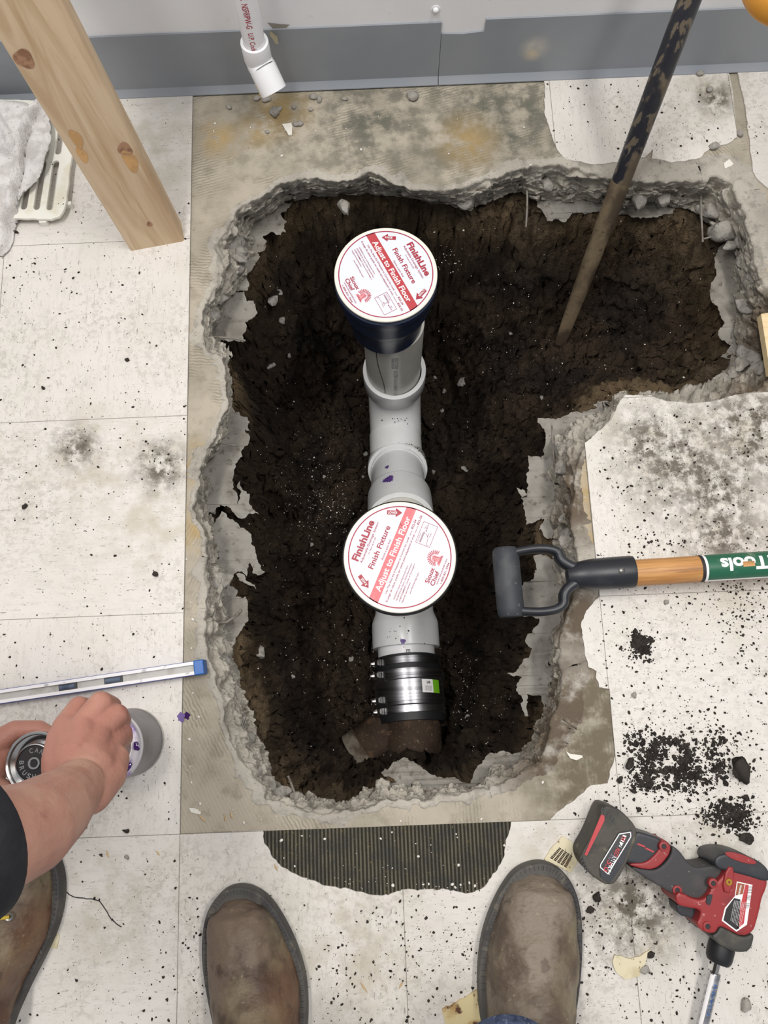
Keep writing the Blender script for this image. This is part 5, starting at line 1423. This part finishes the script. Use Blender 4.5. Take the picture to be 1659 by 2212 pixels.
# --- boots
def boot(name, outline, toe, heel, parent, mat, zs=.0, tube_top=.27, lean=(0, 0), laces=False, hgt=1.0):
    """outline: sole edge measured on the floor, toe/heel: axis points"""
    L = chaikin([W(a, b, .022)[:2] for a, b in outline], 3)
    F = .003
    bo = bpy.data.objects.new('boot', None); COL.objects.link(bo); bo.parent = parent
    T_, H_ = np.array(W(*toe, .022)[:2]), np.array(W(*heel, .022)[:2])
    bo.location = Vector((T_[0], T_[1], F))-Vector(parent.location)
    bo.empty_display_size = .05
    LL_ = np.array(L)
    so = plate('sole', [L], F, F+.026, 'sole', bo, bevel=.003, smooth=40)
    ax_ = (H_-T_); ln = np.linalg.norm(ax_); ax_ = ax_/ln; sd_ = np.array([-ax_[1], ax_[0]])
    De = dense(LL_, .002); t = (De-T_)@ax_; q = (De-T_)@sd_
    def ext(tt):
        m_ = np.abs(t-tt) < .006
        if not m_.any(): return None
        return q[m_].min(), q[m_].max()
    # welt ribs round the front
    cen = LL_.mean(0); mb = MB()
    k = 0
    for i in range(0, len(De)):
        if i % 2: continue
        if t[i] > .17: continue
        a = De[i]; d_ = De[(i+1) % len(De)]-De[i-1]; d_ = d_/max(np.linalg.norm(d_), 1e-6); n_ = np.array([-d_[1], d_[0]])
        if (cen-a)@n_ < 0: n_ = -n_
        o3 = np.array([*(a+n_*.003-d_*.0006), F+.0255])
        mb.box(o3, (*(d_*.0012), 0), (*(n_*.0055), 0), (0, 0, .0022))
    mb.build('welt_ribs', 'sole', so)
    # upper: stacked cross-sections along the foot, then the leg
    hs = [(.004, .004), (.008, .022), (.016, .034), (.028, .044), (.045, .052), (.070, .058), (.095, .066), (.120, .078), (.145, .094), (.165, .110), (.20, .125), (.24, .13), (.28, .12), (ln-.012, .08), (ln-.004, .04)]
    rows = []; n = 40
    for tt, h in hs:
        e = ext(min(max(tt, .004), ln-.004))
        inset = .0075+.004*math.exp(-tt/.02)
        lo, hi = e[0]+inset, e[1]-inset
        if tt < .03: 
            kx = math.sqrt(max(0, 1-((.03-tt)/.034)**2)); c_ = (lo+hi)/2; w_ = (hi-lo)/2*(.55+.45*kx); lo, hi = c_-w_, c_+w_
        c_ = (lo+hi)/2; w_ = (hi-lo)/2; r = []
        for k in range(n):
            a = math.pi*(k/(n-1)); ca, sa = math.cos(a), math.sin(a)
            ex = .62+.28*min(1, tt/.10)
            x_ = c_+w_*math.copysign(abs(ca)**ex, ca)*(1-.10*sa*min(1, tt/.1)); z_ = F+.022+h*hgt*abs(sa)**.85
            g_ = T_+ax_*(tt+(.010 if tt < .02 else 0))+sd_*x_; r.append((g_[0], g_[1], z_))
        rows.append(r)
    mb = MB()
    vr = [list(r)+[(r[-1][0], r[-1][1], F+.018), (r[0][0], r[0][1], F+.018)] for r in rows]
    mb.grid(vr, True, True, True)
    # leg of the boot
    rows2 = []
    for z_, tc, rx, ry in ((.055, .205, .050, .075), (.09, .215, .051, .070), (.13, .228, .051, .062), (.18, .236, .052, .060), (.23, .240, .055, .064), (tube_top, .242, .058, .068)):
        e = ext(min(tc, ln-.01)); c_ = (e[0]+e[1])/2
        g_ = T_+ax_*tc+sd_*c_+np.array(lean)*(z_-.05)
        rows2.append([(g_[0]+sd_[0]*rx*math.cos(a)+ax_[0]*ry*math.sin(a), g_[1]+sd_[1]*rx*math.cos(a)+ax_[1]*ry*math.sin(a), z_) for a in np.linspace(0, 2*math.pi, 41)[:-1]])
    mb.grid(rows2, True, True, True)
    me = mb.mesh(); up = link('upper', me, mat, bo)
    md = up.modifiers.new('join', 'REMESH'); md.mode = 'VOXEL'; md.voxel_size = .003; md.use_smooth_shade = True
    ms = up.modifiers.new('soften', 'SMOOTH'); ms.iterations = 14; ms.factor = .5
    tx_ = bpy.data.textures.get('crease') or bpy.data.textures.new('crease', 'CLOUDS'); tx_.noise_scale = .05; tx_.noise_depth = 3
    dm = up.modifiers.new('creases', 'DISPLACE'); dm.texture = tx_; dm.strength = .009; dm.mid_level = .5; dm.texture_coords = 'LOCAL'
    return bo, T_, ax_, sd_
ph = thing('person', (.30, -.33, .003), 'person standing at the pit edge in dusty brown pull-on boots and blue jeans', 'person')
LBO = [(515,1912),(548,1918),(580,1940),(605,1975),(632,2026),(650,2075),(660,2115),(664,2160),(664,2220),(655,2290),(645,2360),(620,2410),(580,2425),(535,2410),(505,2360),(482,2290),(462,2215),(448,2150),(438,2085),(437,2030),(443,1985),(458,1950),(483,1922)]
RBO = [(1160,1860),(1192,1866),(1222,1886),(1244,1925),(1254,1970),(1257,2020),(1256,2075),(1250,2140),(1240,2210),(1225,2290),(1200,2345),(1160,2370),(1110,2360),(1072,2320),(1050,2260),(1036,2190),(1032,2130),(1034,2075),(1042,2020),(1060,1965),(1085,1915),(1115,1876)]
lb_ = boot('boot', LBO, (512, 1914), (575, 2424), ph, 'leather', lean=(.02, -.10))
rb_ = boot('boot', RBO, (1163, 1861), (1128, 2366), ph, 'leather_grey', lean=(-.02, -.12))
def trouser(c0, c1, r0, r1, hem=True):
    m = MB(); pts = [c0+(c1-c0)*k/8 for k in range(9)]
    m.tube(pts, [r0+(r1-r0)*k/8+.003*math.sin(k*1.7) for k in range(9)], 48, False)
    o = m.build('jeans_leg', 'denim', ph, smooth=180); md = o.modifiers.new('t', 'SOLIDIFY'); md.thickness = .003
    if hem:
        m = MB(); d = (c1-c0).normalized(); m.lathe([(r0+.001, 0), (r0+.0035, .001), (r0+.0035, .012), (r0+.001, .013)], c0, d, 48); m.build('hem', 'denim', o, smooth=60)
rt = Vector(W(1100, 2292, .18)); lt = Vector(W(560, 2390, .20))
trouser(rt, rt+Vector((-.03, -.13, .42)), .052, .080)
trouser(lt, lt+Vector((.02, -.10, .42)), .066, .088)

KBO = [(60,1800),(92,1812),(115,1840),(130,1880),(134,1920),(130,1965),(118,2010),(100,2052),(78,2096),(60,2130),(44,2165),(28,2200),(8,2260),(-30,2300),(-90,2300),(-120,2250),(-110,2180),(-85,2100),(-70,2020),(-60,1940),(-40,1870),(-5,1815),(30,1798)]
kb = boot('boot', KBO, (42, 1800), (-60, 2296), wk, 'leather', lean=(-.1, -.02), hgt=.9)
# yellow lace and its eyelet on the worker's boot
bo, T_, ax_, sd_ = kb
m = MB(); m.tube([P(-30, 1980, .085), P(0, 1984, .088), P(19, 1981, .082)], .0022, 10); MAT['lace'] = M('yellow_lace', (196, 170, 60), .8)
m.build('lace', 'lace', bo, smooth=60)
m = MB(); m.lathe([(.0022, .001), (.0048, .0015), (.0055, 0)], P(20, 1980, .080), (0, 0, 1), 20); m.build('eyelet', 'dull_steel', bo, smooth=60)

ORD = ['first', 'second', 'third', 'fourth', 'fifth', 'sixth', 'seventh', 'eighth', 'ninth', 'tenth', 'eleventh', 'twelfth', 'thirteenth', 'fourteenth', 'fifteenth', 'sixteenth', 'seventeenth', 'eighteenth', 'nineteenth', 'twentieth']
def order_labels(pts, region, head, axis_words):
    """label each thing by the part of the place it lies in and its order there"""
    out = [None]*len(pts); reg = {}
    for i, p in enumerate(pts): reg.setdefault(region(*p[:2]), []).append(i)
    for name, ids in reg.items():
        horiz = axis_words.get(name, 'y') == 'x'
        ids.sort(key=lambda i: pts[i][0 if horiz else 1])
        for n_, i in enumerate(ids):
            side = 'from the left' if horiz else 'from the top'
            out[i] = '%s %s, %s %s' % (head, name, ORD[n_], side) if len(ids) > 1 else '%s %s' % (head, name)
    return out
# ================================================================== LOOSE PIECES
def shard(name, pts, z0, th, mat, label, cat, group=None, amp=.0012, seed=1):
    loop = ragged([W(a, b, z0+th)[:2] for a, b in pts], .002, amp, seed, True, 110)
    o = plate(name, [loop], z0, z0+th, mat)
    return tagit(o, label, cat, group)
c3 = lambda x, y: (960+x/4.879, 1800+y/4.879)
shard('tile_shard', [dz(*p) for p in ((115,370),(265,455),(225,560),(180,650),(110,610),(-10,545),(-5,520),(60,440))], .0033, .0022, 'cream_scrap', 'ridged cream tile scrap between the right boot and the battery', 'tile fragment')
m = MB()
for k in range(9):
    a, b = Vector((*W(*dz(95-k*8, 475+k*9-20), .006)[:2], .0057)), Vector((*W(*dz(200-k*5, 545+k*10-20), .006)[:2], .0057))
    d = (b-a).normalized(); nn_ = Vector((-d.y, d.x, 0))*.0008
    for j in range(5):
        p, q = a+(b-a)*(j/5), a+(b-a)*((j+.75)/5); m.add([p-nn_, q-nn_, q+nn_, p+nn_], [(0, 1, 2, 3)])
m.build('comb_marks', 'rust', bpy.data.objects['tile_shard'])
shard('tile_shard', [dz(*p) for p in ((510,1260),(560,1270),(600,1277),(650,1278),(690,1270),(740,1240),(778,1210),(760,1270),(740,1310),(715,1370),(690,1410),(640,1430),(590,1445),(530,1390),(500,1310))], .0033, .0026, 'cream_scrap', 'curved white tile shard on the floor left of the driver nose', 'tile fragment', seed=2)
shard('tile_shard', [(955,2182),(985,2166),(1027,2140),(1060,2125),(1075,2212),(1060,2260),(978,2260),(966,2222)], .0033, .0026, 'rust_scrap', 'brown stained tile shard beside the right boot at the bottom edge', 'tile fragment', seed=3)
shard('tile_shard', [(610,268),(628,265),(632,272),(630,291),(623,292)], .0006, .0026, 'white_chip', 'white tile chip on bare concrete below the wall pipe', 'tile fragment', seed=4, amp=.0006)
shard('tile_shard', [(1564,352),(1576,343),(1584,354),(1580,358),(1566,364)], .0006, .0026, 'white_chip', 'white tile chip on broken concrete near the upper right corner', 'tile fragment', seed=5, amp=.0005)
shard('tile_shard', [(1222,1622),(1232,1628),(1258,1632),(1259,1637),(1245,1642),(1232,1638)], .0006, .0026, 'white_chip', 'white tile chip on broken concrete right of the pit end', 'tile fragment', seed=6, amp=.0005)
shard('tile_shard', [(408,1745),(420,1746),(434,1755),(432,1760),(412,1755)], .0006, .002, 'white_chip', 'white tile chip on ribbed concrete near the lower left corner', 'tile fragment', seed=7, amp=.0004)
shard('tile_shard', [(118,2008),(128,2022),(122,2050),(108,2046),(104,2040)], .0033, .002, 'cream_scrap', 'small cream scrap peeking out beside the worker boot', 'tile fragment', seed=8, amp=.0005)
# crack in the tile at lower left
m = MB(); cr = dense([W(a, b, .0034) for a, b in ((137,1922),(150,1933),(170,1940),(200,1943),(215,1946),(228,1966),(240,1985),(262,2004))], .003, False)
cr[:, :2] += .001*np.stack([fbm(cr, 120, 3), fbm(cr+4, 120, 3)], 1)
for a, b in zip(cr[:-1], cr[1:]):
    d = b-a; d /= np.linalg.norm(d); n_ = np.array([-d[1], d[0], 0])*.0007; m.add([a-n_, b-n_, b+n_, a+n_], [(0, 1, 2, 3)])
tagit(m.build('trim_2', 'black_ink', FLOOR), kind='structure')
# splinters
SPL = ((232,1845,1.9,.012),(341,1843,-.9,.010),(437,1768,-.8,.016),(487,1768,1.3,.010),(596,1874,-1.1,.012),(786,2133,-.95,.018),(866,2128,1.0,.012),(500,1762,-1.2,.010))
WLAB = ['tiny pale wood splinter on the floor, '+w for w in ('on the left tiles below the primer can', 'lower left, right of the grey pebble', 'on ribbed slab corner beside the white chip', 'on ribbed slab corner, farther right', 'beside the curved edge of the dark adhesive', 'between the boots, left of the tile joint', 'between the boots, touching the tile joint', 'on ribbed slab corner, farthest right')]
for k, (px, py, a, L_) in enumerate(SPL):
    m = MB(); c = Vector(W(px, py, .004)); d = Vector((math.cos(a), math.sin(a), 0)); n_ = Vector((-d.y, d.x, 0))
    m.add([c-d*L_/2, c-n_*.0014, c+d*L_/2, c+n_*.0014, c+Vector((0, 0, .0014))-d*L_*.2, c+Vector((0, 0, .0014))+d*L_*.2], [(0, 1, 4), (1, 5, 4), (1, 2, 5), (2, 3, 5), (3, 4, 5), (3, 0, 4), (0, 3, 2, 1)])
    tagit(m.build('wood_splinter', 'splinter', None, c), WLAB[k], 'splinter', 'wood splinters on the floor')
# plywood offcut at the right edge
shard('plywood_offcut', [(1644,678),(1760,660),(1800,800),(1664,806)], .012, .014, 'ply', 'thin pale board corner at the right edge over the broken concrete', 'board', amp=0, seed=9)
# yellow thing in the upper right corner
yc = Vector(WD(1712, -52, .80)); m = MB(); v, f = ico(4); q = v.copy(); q[:, 2] *= .8; q = q*.052+np.array(yc); m.add(q, f)
m.tube([yc, yc+Vector((.10, .12, -.02))], [.045, .05], 32)
tagit(m.build('yellow_tool_end', 'yellow', None, yc-Vector((0, 0, .05)), 60), 'rounded yellow plastic end poking in at the top right corner', 'tool')

# --- wire mesh ends sticking out of the slab
def wire(pts, r, label, mat='dull_wire'):
    m = MB(); m.tube([W(*p) for p in pts], r, 10); c = W(*pts[0])
    tagit(m.build('reinforcing_wire', mat, None, c, 60), label, 'wire')
MAT['dull_wire'] = M('grey_wire', (128, 122, 114), .6, [(80, 3, .5, .6, (100, 88, 76), .8)])
wire([(1138,402,-.06),(1139,430,-.065),(1138,460,-.075),(1136,490,-.09)], .0018, 'grey wire hanging straight from the top edge of the hole')
wire([(1514,425,-.05),(1515,470,-.055),(1517,500,-.06),(1518,523,-.065)], .0018, 'grey wire at the upper right, vertical one')
wire([(1520,516,-.065),(1540,511,-.062),(1562,507,-.06)], .0016, 'grey wire at the upper right, short level one')
wire([(446,726,-.055),(480,729,-.06),(510,731,-.065),(530,736,-.07)], .0018, 'grey wire across the torn sheet at the left edge, upper')
wire([(448,962,-.06),(480,958,-.06),(508,962,-.065)], .0014, 'thin grey wire across the sheet at the middle left edge')
wire([(446,1341,-.05),(470,1345,-.055),(490,1344,-.06),(508,1332,-.055),(522,1318,-.05)], .0024, 'bent grey wire curling over the sheet at left above the level')
wire([(1192,918,-.05),(1194,950,-.055),(1196,985,-.06),(1200,1030,-.065)], .0016, 'grey wire along the inner corner above the spade grip')
wire([(622,1676,-.04),(628,1690,-.042),(636,1712,-.045)], .0018, 'short grey wire in the lower left rim')
wire([(1545,822,-.06),(1550,845,-.03)], .0018, 'short grey wire at the lower right of the side pit')

# --- lumps of concrete lodged in the broken edge
rs = random.Random(11)
spots = [(745,450,-.05,.016),(505,528,-.05,.020),(520,545,-.055,.015),(495,565,-.05,.014),(512,575,-.06,.018),(495,600,-.055,.014),(520,560,-.04,.014),(478,640,-.05,.016),(460,675,-.055,.018),
 (1555,500,-.06,.026),(1590,480,-.055,.022),(1530,455,-.06,.020),(1578,530,-.06,.013),(1600,520,-.05,.013),(1612,560,-.05,.018),(1628,610,-.05,.020),(1610,660,-.06,.018),(1645,560,-.02,.024),(1650,600,-.02,.026),
 (1380,430,-.06,.020),(1330,420,-.055,.014),(1290,410,-.05,.016),(1240,395,-.05,.018),(1180,400,-.05,.014),(1430,425,-.06,.018),(1215,975,-.05,.018),(1230,960,-.045,.014),(1215,1010,-.05,.016),(1235,995,-.04,.012),
 (1230,1115,-.04,.020),(1225,1150,-.05,.016),(475,1250,-.05,.022),(465,1400,-.05,.014),(470,1430,-.055,.018),(480,1450,-.05,.014),(497,1470,-.055,.010),(505,1545,-.05,.018),(520,1560,-.055,.014),(510,1580,-.05,.012),(535,1600,-.055,.013),
 (550,1650,-.05,.018),(575,1690,-.05,.018),(560,1670,-.04,.014),(610,1715,-.05,.015),(1220,1225,-.05,.020),(1232,1250,-.04,.014),(1228,1175,-.04,.016),(1620,770,-.05,.022),(1600,790,-.055,.018),(1640,800,-.04,.020),(1560,820,-.055,.014),(1580,810,-.05,.010),
 (640,1725,-.045,.012),(1120,1662,-.05,.014),(1075,1685,-.045,.012),(700,405,-.05,.012),(640,410,-.05,.014),(880,415,-.05,.012),(1010,430,-.06,.020)]
def rim_side(x, y):
    if y < 475 and 600 < x < 1100: return 'in the top rim behind the round cover'
    if y < 440: return 'in the top rim beside the steel bar'
    if x > 1500: return 'in the right rim of the side pit' if y < 700 else 'in the lower right rim of the side pit'
    if x < 530 and y < 700: return 'in the upper left rim'
    if x < 560 and y < 1630: return 'in the lower left rim'
    if y > 1640: return 'in the bottom rim'
    return 'in the inner rim near the spade'
LLAB = order_labels(spots, rim_side, 'broken concrete lump', {'in the top rim behind the round cover': 'x', 'in the top rim beside the steel bar': 'x', 'in the bottom rim': 'x'})
for k, (px, py, z, r) in enumerate(spots):
    c = W(px, py, z); v, f = lump(c, r*.92, k, 3, .20, (1.15, .85, .8), None, True)
    m = MB(); m.add(v, f)
    tagit(m.build('concrete_lump', 'rock', None, c-np.array((0, 0, r*.6)), 40), LLAB[k], 'rubble', 'broken concrete lumps in the rim')
PEB = ((556,214,.0055),(576,217,.0065),(594,245,.0095),(603,238,.006),(495,233,.0045),(640,270,.005),(648,269,.0055),(677,212,.0065),(690,216,.0055),(672,238,.004),(892,210,.010),(636,233,.004),(577,286,.0035),(1532,195,.006),(1511,161,.006),(1540,318,.008),(1597,290,.006),(745,215,.004))
PLAB = order_labels(PEB, lambda x, y: 'on the slab strip below the wall base' if x < 1500 else 'on the floor near the upper right tile gap', 'small grey pebble', {'on the slab strip below the wall base': 'x', 'on the floor near the upper right tile gap': 'x'})
for k, (px, py, r) in enumerate(PEB):
    zz = .003 if px in (1532, 1511) else 0
    c = W(px, py, zz); c[2] = zz+r*.42; v, f = lump(c, r, k+200, 2, .25, (1.2, .85, .62))
    m = MB(); m.add(v, f); tagit(m.build('pebble', 'rock', None, (c[0], c[1], zz), 60), PLAB[k], 'pebble', 'grey pebbles by the wall')

# --- stones on the pit soil
def on_soil(px, py, guess=-.45):
    z = guess
    for _ in range(12):
        w = W(px, py, z); z = .5*z+.5*float(soil_z(np.array([[w[0], w[1]]]))[0])
    return W(px, py, z)
MAT['pale_stone'] = M('pale_stone', (150, 146, 140), .85, [(60, 3, .45, .6, (110, 104, 96), .8)])
STN = ((1001,826,.020,(1,.6,.4)),(957,888,.014,(1.3,.5,.5)),(1008,1013,.010,(1.2,.7,.4)),(940,815,.007,(1,1,.5)),(962,840,.010,(1.3,.7,.5)),(590,648,.014,(1,.8,.7)),(603,632,.010,(1,.8,.7)),(606,693,.010,(1,1,.7)),(624,767,.007,(1,.7,.7)),
        (585,790,.012,(1,.8,.7)),(935,1020,.006,(1,1,.6)),(790,980,.006,(1,1,.6)),(784,1030,.005,(1,1,.6)),(673,1177,.006,(1,.8,.5)),(758,1424,.007,(1,.8,.5)),(632,1462,.006,(1,.8,.6)),(1170,860,.008,(.6,1,.6)),(1105,720,.006,(1,1,.6)),(1265,835,.010,(.5,1.2,.5)),(700,1030,.005,(1,1,.6)),(1010,1550,.006,(1,1,.6)),(560,1410,.013,(1,1,.6)))
SLAB_ = order_labels(STN, lambda x, y: 'on the dark soil left of the pipe' if x < 850 else 'on the dark soil right of the pipe', 'pale stone', {})
for k, (px, py, r, sq) in enumerate(STN):
    c = on_soil(px, py); v, f = lump(c, r, k+300, 2, .25, sq, None, True); m = MB(); m.add(v, f)
    tagit(m.build('pit_stone', 'pale_stone', None, c-np.array((0, 0, r*.4)), 40), SLAB_[k], 'stone', 'pale stones on the pit soil')
# fine white grit scattered on the soil
rsn = np.random.RandomState(3)
def grit():
    pts = []
    for cx_, cy_, s, n in ((700,1080,45,200),(670,1060,50,130),(720,1130,50,120),(930,480,35,70),(800,1400,40,60),(1000,1500,25,90),(1010,1480,45,110),(1050,690,60,60),(680,940,80,60),(1070,1590,40,25),(950,600,40,60),(760,1530,60,40),(1300,700,140,70),(640,1440,50,40),(1040,760,80,60),(700,1250,80,50),(850,1620,50,25)):
        pts.append(np.stack([rsn.normal(cx_, s, n), rsn.normal(cy_, s, n)], 1))
    pts.append(np.stack([rsn.uniform(560, 1560, 500), rsn.uniform(450, 1680, 500)], 1))
    q = np.concatenate(pts)
    z = np.full(len(q), -.45)
    for _ in range(10):
        w = np.array([W(a, b, c)[:2] for (a, b), c in zip(q, z)]); z = .5*z+.5*soil_z(w)
    w = np.array([W(a, b, c)[:2] for (a, b), c in zip(q, z)])
    d = seg_dist(w, Bw); m = MB()
    v, f = ico(1)
    for i in range(len(w)):
        if d[i] < .015: continue
        r = rsn.choice([.0008, .0011, .0015, .0024], p=[.45, .3, .18, .07]); s = np.array([1, rsn.uniform(.4, 1), .5])
        a = rsn.uniform(0, 6.28); vv = v*s*r; vv = np.stack([vv[:, 0]*math.cos(a)-vv[:, 1]*math.sin(a), vv[:, 0]*math.sin(a)+vv[:, 1]*math.cos(a), vv[:, 2]], 1)
        m.add(vv+np.array([w[i][0], w[i][1], z[i]+.001]), f)
    tagit(m.build('white_grit', 'white_chip', None, (.3, .6, -.6), 180), 'fine white grit sprinkled over the dark pit soil', 'grit', kind='stuff')
grit()

# --- dark soil crumbs trodden and spilt on the tiles
def crumbs(name, specs, uniform, zc, rmin, rmax, label, mat, seed, chip=False):
    R = np.random.RandomState(seed); P_ = []
    for sp_ in specs:
        cx_, cy_, sx, sy, n = sp_[:5]; ang = sp_[5] if len(sp_) > 5 else 0
        a, b = R.normal(0, sx, n), R.normal(0, sy, n); P_.append(np.stack([cx_+a*math.cos(ang)-b*math.sin(ang), cy_+a*math.sin(ang)+b*math.cos(ang)], 1))
    for x0, y0, x1, y1, n in uniform: P_.append(np.stack([R.uniform(x0, x1, n), R.uniform(y0, y1, n)], 1))
    q = np.concatenate(P_); m = MB(); v, f = ico(1)
    polys = [np.array(raw_big), np.array(raw_p2), np.array(raw_p3)]
    w = np.array([W(a, b, zc)[:2] for a, b in q])
    if chip: ok = (seg_dist(w, np.array(raw_big)) < 0) & (seg_dist(w, Tw) < -.004) & (w[:, 1] < 1.18)
    else: ok = np.zeros(len(w), bool); 
    if not chip:
        for pl in polys: ok |= seg_dist(w, pl) > .0015
    for i in np.where(ok)[0]:
        r = rmin+(rmax-rmin)*R.rand()**4.0
        s = np.array([1+.5*R.rand(), .6+.5*R.rand(), .55]); a = R.uniform(0, 6.28); vv = v*(1+.25*R.randn(len(v), 1)*.5)*s*r
        vv = np.stack([vv[:, 0]*math.cos(a)-vv[:, 1]*math.sin(a), vv[:, 0]*math.sin(a)+vv[:, 1]*math.cos(a), vv[:, 2]], 1)
        m.add(vv+np.array([w[i][0], w[i][1], zc+r*.3]), f)
    tagit(m.build(name, mat, None, (w[:, 0].mean(), w[:, 1].mean(), zc), 180), label, 'soil crumbs', kind='stuff')
crumbs('soil_crumbs', [(1480,1320,130,60,60),(1330,1950,60,60,160),(1300,2100,70,90,120),(1560,1250,60,40,120),(1600,1330,40,40,150),(1630,1290,40,50,160),(1440,1180,35,30,60),(1390,1150,25,30,45),(1500,1700,90,70,240),
   (980,2030,60,70,160),(900,2050,60,60,60),(740,2070,14,18,26),(420,2110,40,60,30),(60,620,40,60,50),(150,680,60,60,50),(1250,1800,50,30,70),(1330,1700,40,40,50),(1560,1790,60,40,80),(1230,2120,20,60,30),(1500,2090,60,60,70),(50,1000,40,60,40),(280,960,60,10,40),(330,985,25,10,30),(390,1040,30,14,30)],
   [(0,230,410,1800,900),(400,1930,1659,2212,900),(1290,870,1659,1760,1700),(1180,180,1659,340,200),(0,1830,430,2212,260)], .003, .00035, .0021, 'dark soil crumbs and grit scattered over the white tiles', 'clod', 21)
ring = []
for k in range(34):
    a = math.radians(-200+k*9.5); ring.append((1446+42*math.cos(a), 1632+34*math.sin(a), 6, 5, 18))
crumbs('spilt_soil', ring+[(1372,1600,16,14,110),(1385,1625,9,12,60),(1400,1665,16,12,220),(1388,1690,14,9,170),(1425,1625,8,14,90),(1500,1676,18,9,220),(1480,1655,10,16,120),(1555,1662,11,14,150),(1535,1632,9,10,60),(1430,1700,40,7,90),(1480,1706,26,8,70),(1520,1650,40,34,120),(1550,1600,26,16,90),(1470,1600,50,40,120),(1420,1660,40,40,120)],
   [], .0031, .0008, .0034, 'dark soil spilt in a ring shaped heap on the tiles above the driver', 'clod', 22)
crumbs('spilt_soil', [(1575,1762,26,16,420),(1595,1780,14,10,160),(1540,1765,14,10,80),(1565,1745,20,8,90),(1600,1750,16,10,90)], [], .0031, .0008, .0030, 'smaller patch of dark spilt soil just above the driver rear cap', 'clod', 23)
crumbs('spilt_soil', [(1383,1388,10,9,260),(1392,1404,9,5,110),(1375,1378,6,6,60),(1398,1382,7,4,50),(1370,1425,4,10,14),(1400,1428,6,3,14),(1352,1402,10,3,12)], [], .0031, .0010, .0032, 'dark splat of wet soil on the tiles below the spade shaft', 'clod', 24)
crumbs('tile_crumbs', [(830,1908,80,6,26),(860,1860,60,30,10),(1000,1918,60,5,14)], [(575,1800,1090,1930,26),(420,200,1170,380,36),(400,1650,1200,1780,40),(400,900,430,1700,30)], .0003, .0006, .0026, 'tiny white tile crumbs scattered over the bare floor strips', 'white_chip', 25, True)
for k, (px, py, r, lab) in enumerate(((1596,1664,.0165,'large dark soil clod at the right end of the spilt soil ring'),(1357,1649,.0078,'dark round soil clod left of the spilt soil ring'),(1367,1708,.0048,'small dark clod below left of the spilt soil ring'),
        (1439,1300,.0045,'small grey brown pebble on the tile below the wooden shaft'),(1610,1723,.0055,'small dark clod between the two soil heaps'),(1338,1685,.0045,'small dark crumb lump at the concrete corner'),(1369,1501,.0042,'flat grey pebble on the tile right of the pit'),
        (1611,1812,.0085,'brown grey clod just above the driver rear cap'),(1275,1965,.0052,'dark clod on the tile beside the right boot'),(1288,1938,.0075,'brown flake on the tile beside the right boot'),(1607,2169,.0085,'grey flat stone at lower right corner of the floor'),(1406,2061,.0052,'dark clod beside the curved white shard'),(1391,2093,.006,'grey pebble under the curved white shard'),
        (273,1795,.0046,'dark clod on the tile joint below the primer can'),(275,1850,.0035,'grey pebble on the tile below the arm'),(55,1095,.0045,'black crumb on the left tiles'),(337,1241,.0045,'black crumb on the tile beside the left pit edge'),(94,840,.0035,'small black crumb on the upper left tiles'),(276,778,.0035,'small dark crumb on the tile below the stud'),(31,502,.007,'long black flake below the towel'),(26,518,.0035,'small black flake below the towel'))):
    if lab == 'purple primer': continue
    c = W(px, py, .003); c[2] = .003+r*.5; v, f = lump(c, r, k+500, 3, .28, (1.15, .85, .75) if k != 19 else (1.5, .4, .4), None if k != 19 else -.3, True); m = MB(); m.add(v, f)
    tagit(m.build('soil_clod', 'rock' if ('grey' in lab and 'pebble' in lab or 'stone' in lab) else 'clod', None, (c[0], c[1], .003), 50), lab, 'clod')
# purple spots of primer on the floor
for k, (px, py, r, z, mt, lab) in enumerate(((391,1549,.0052,.0032,'purple','bright purple primer spot on the tile edge left of the pit'),(404,1546,.0040,.0006,'dark_purple','dark dried primer spot on the bare concrete left of the pit'))):
    c = W(px, py, z); m = MB(); n = 20; v = [c]+[(c[0]+r*(1+.25*math.sin(5*a+k))*math.cos(a), c[1]+r*1.3*(1+.2*math.sin(4*a))*math.sin(a), z) for a in np.linspace(0, 6.28, n+1)[:-1]]
    m.add(v, [(0, i+1, (i+1) % n+1) for i in range(n)]); tagit(m.build('primer_spot', mt, None, c), lab, 'spot')
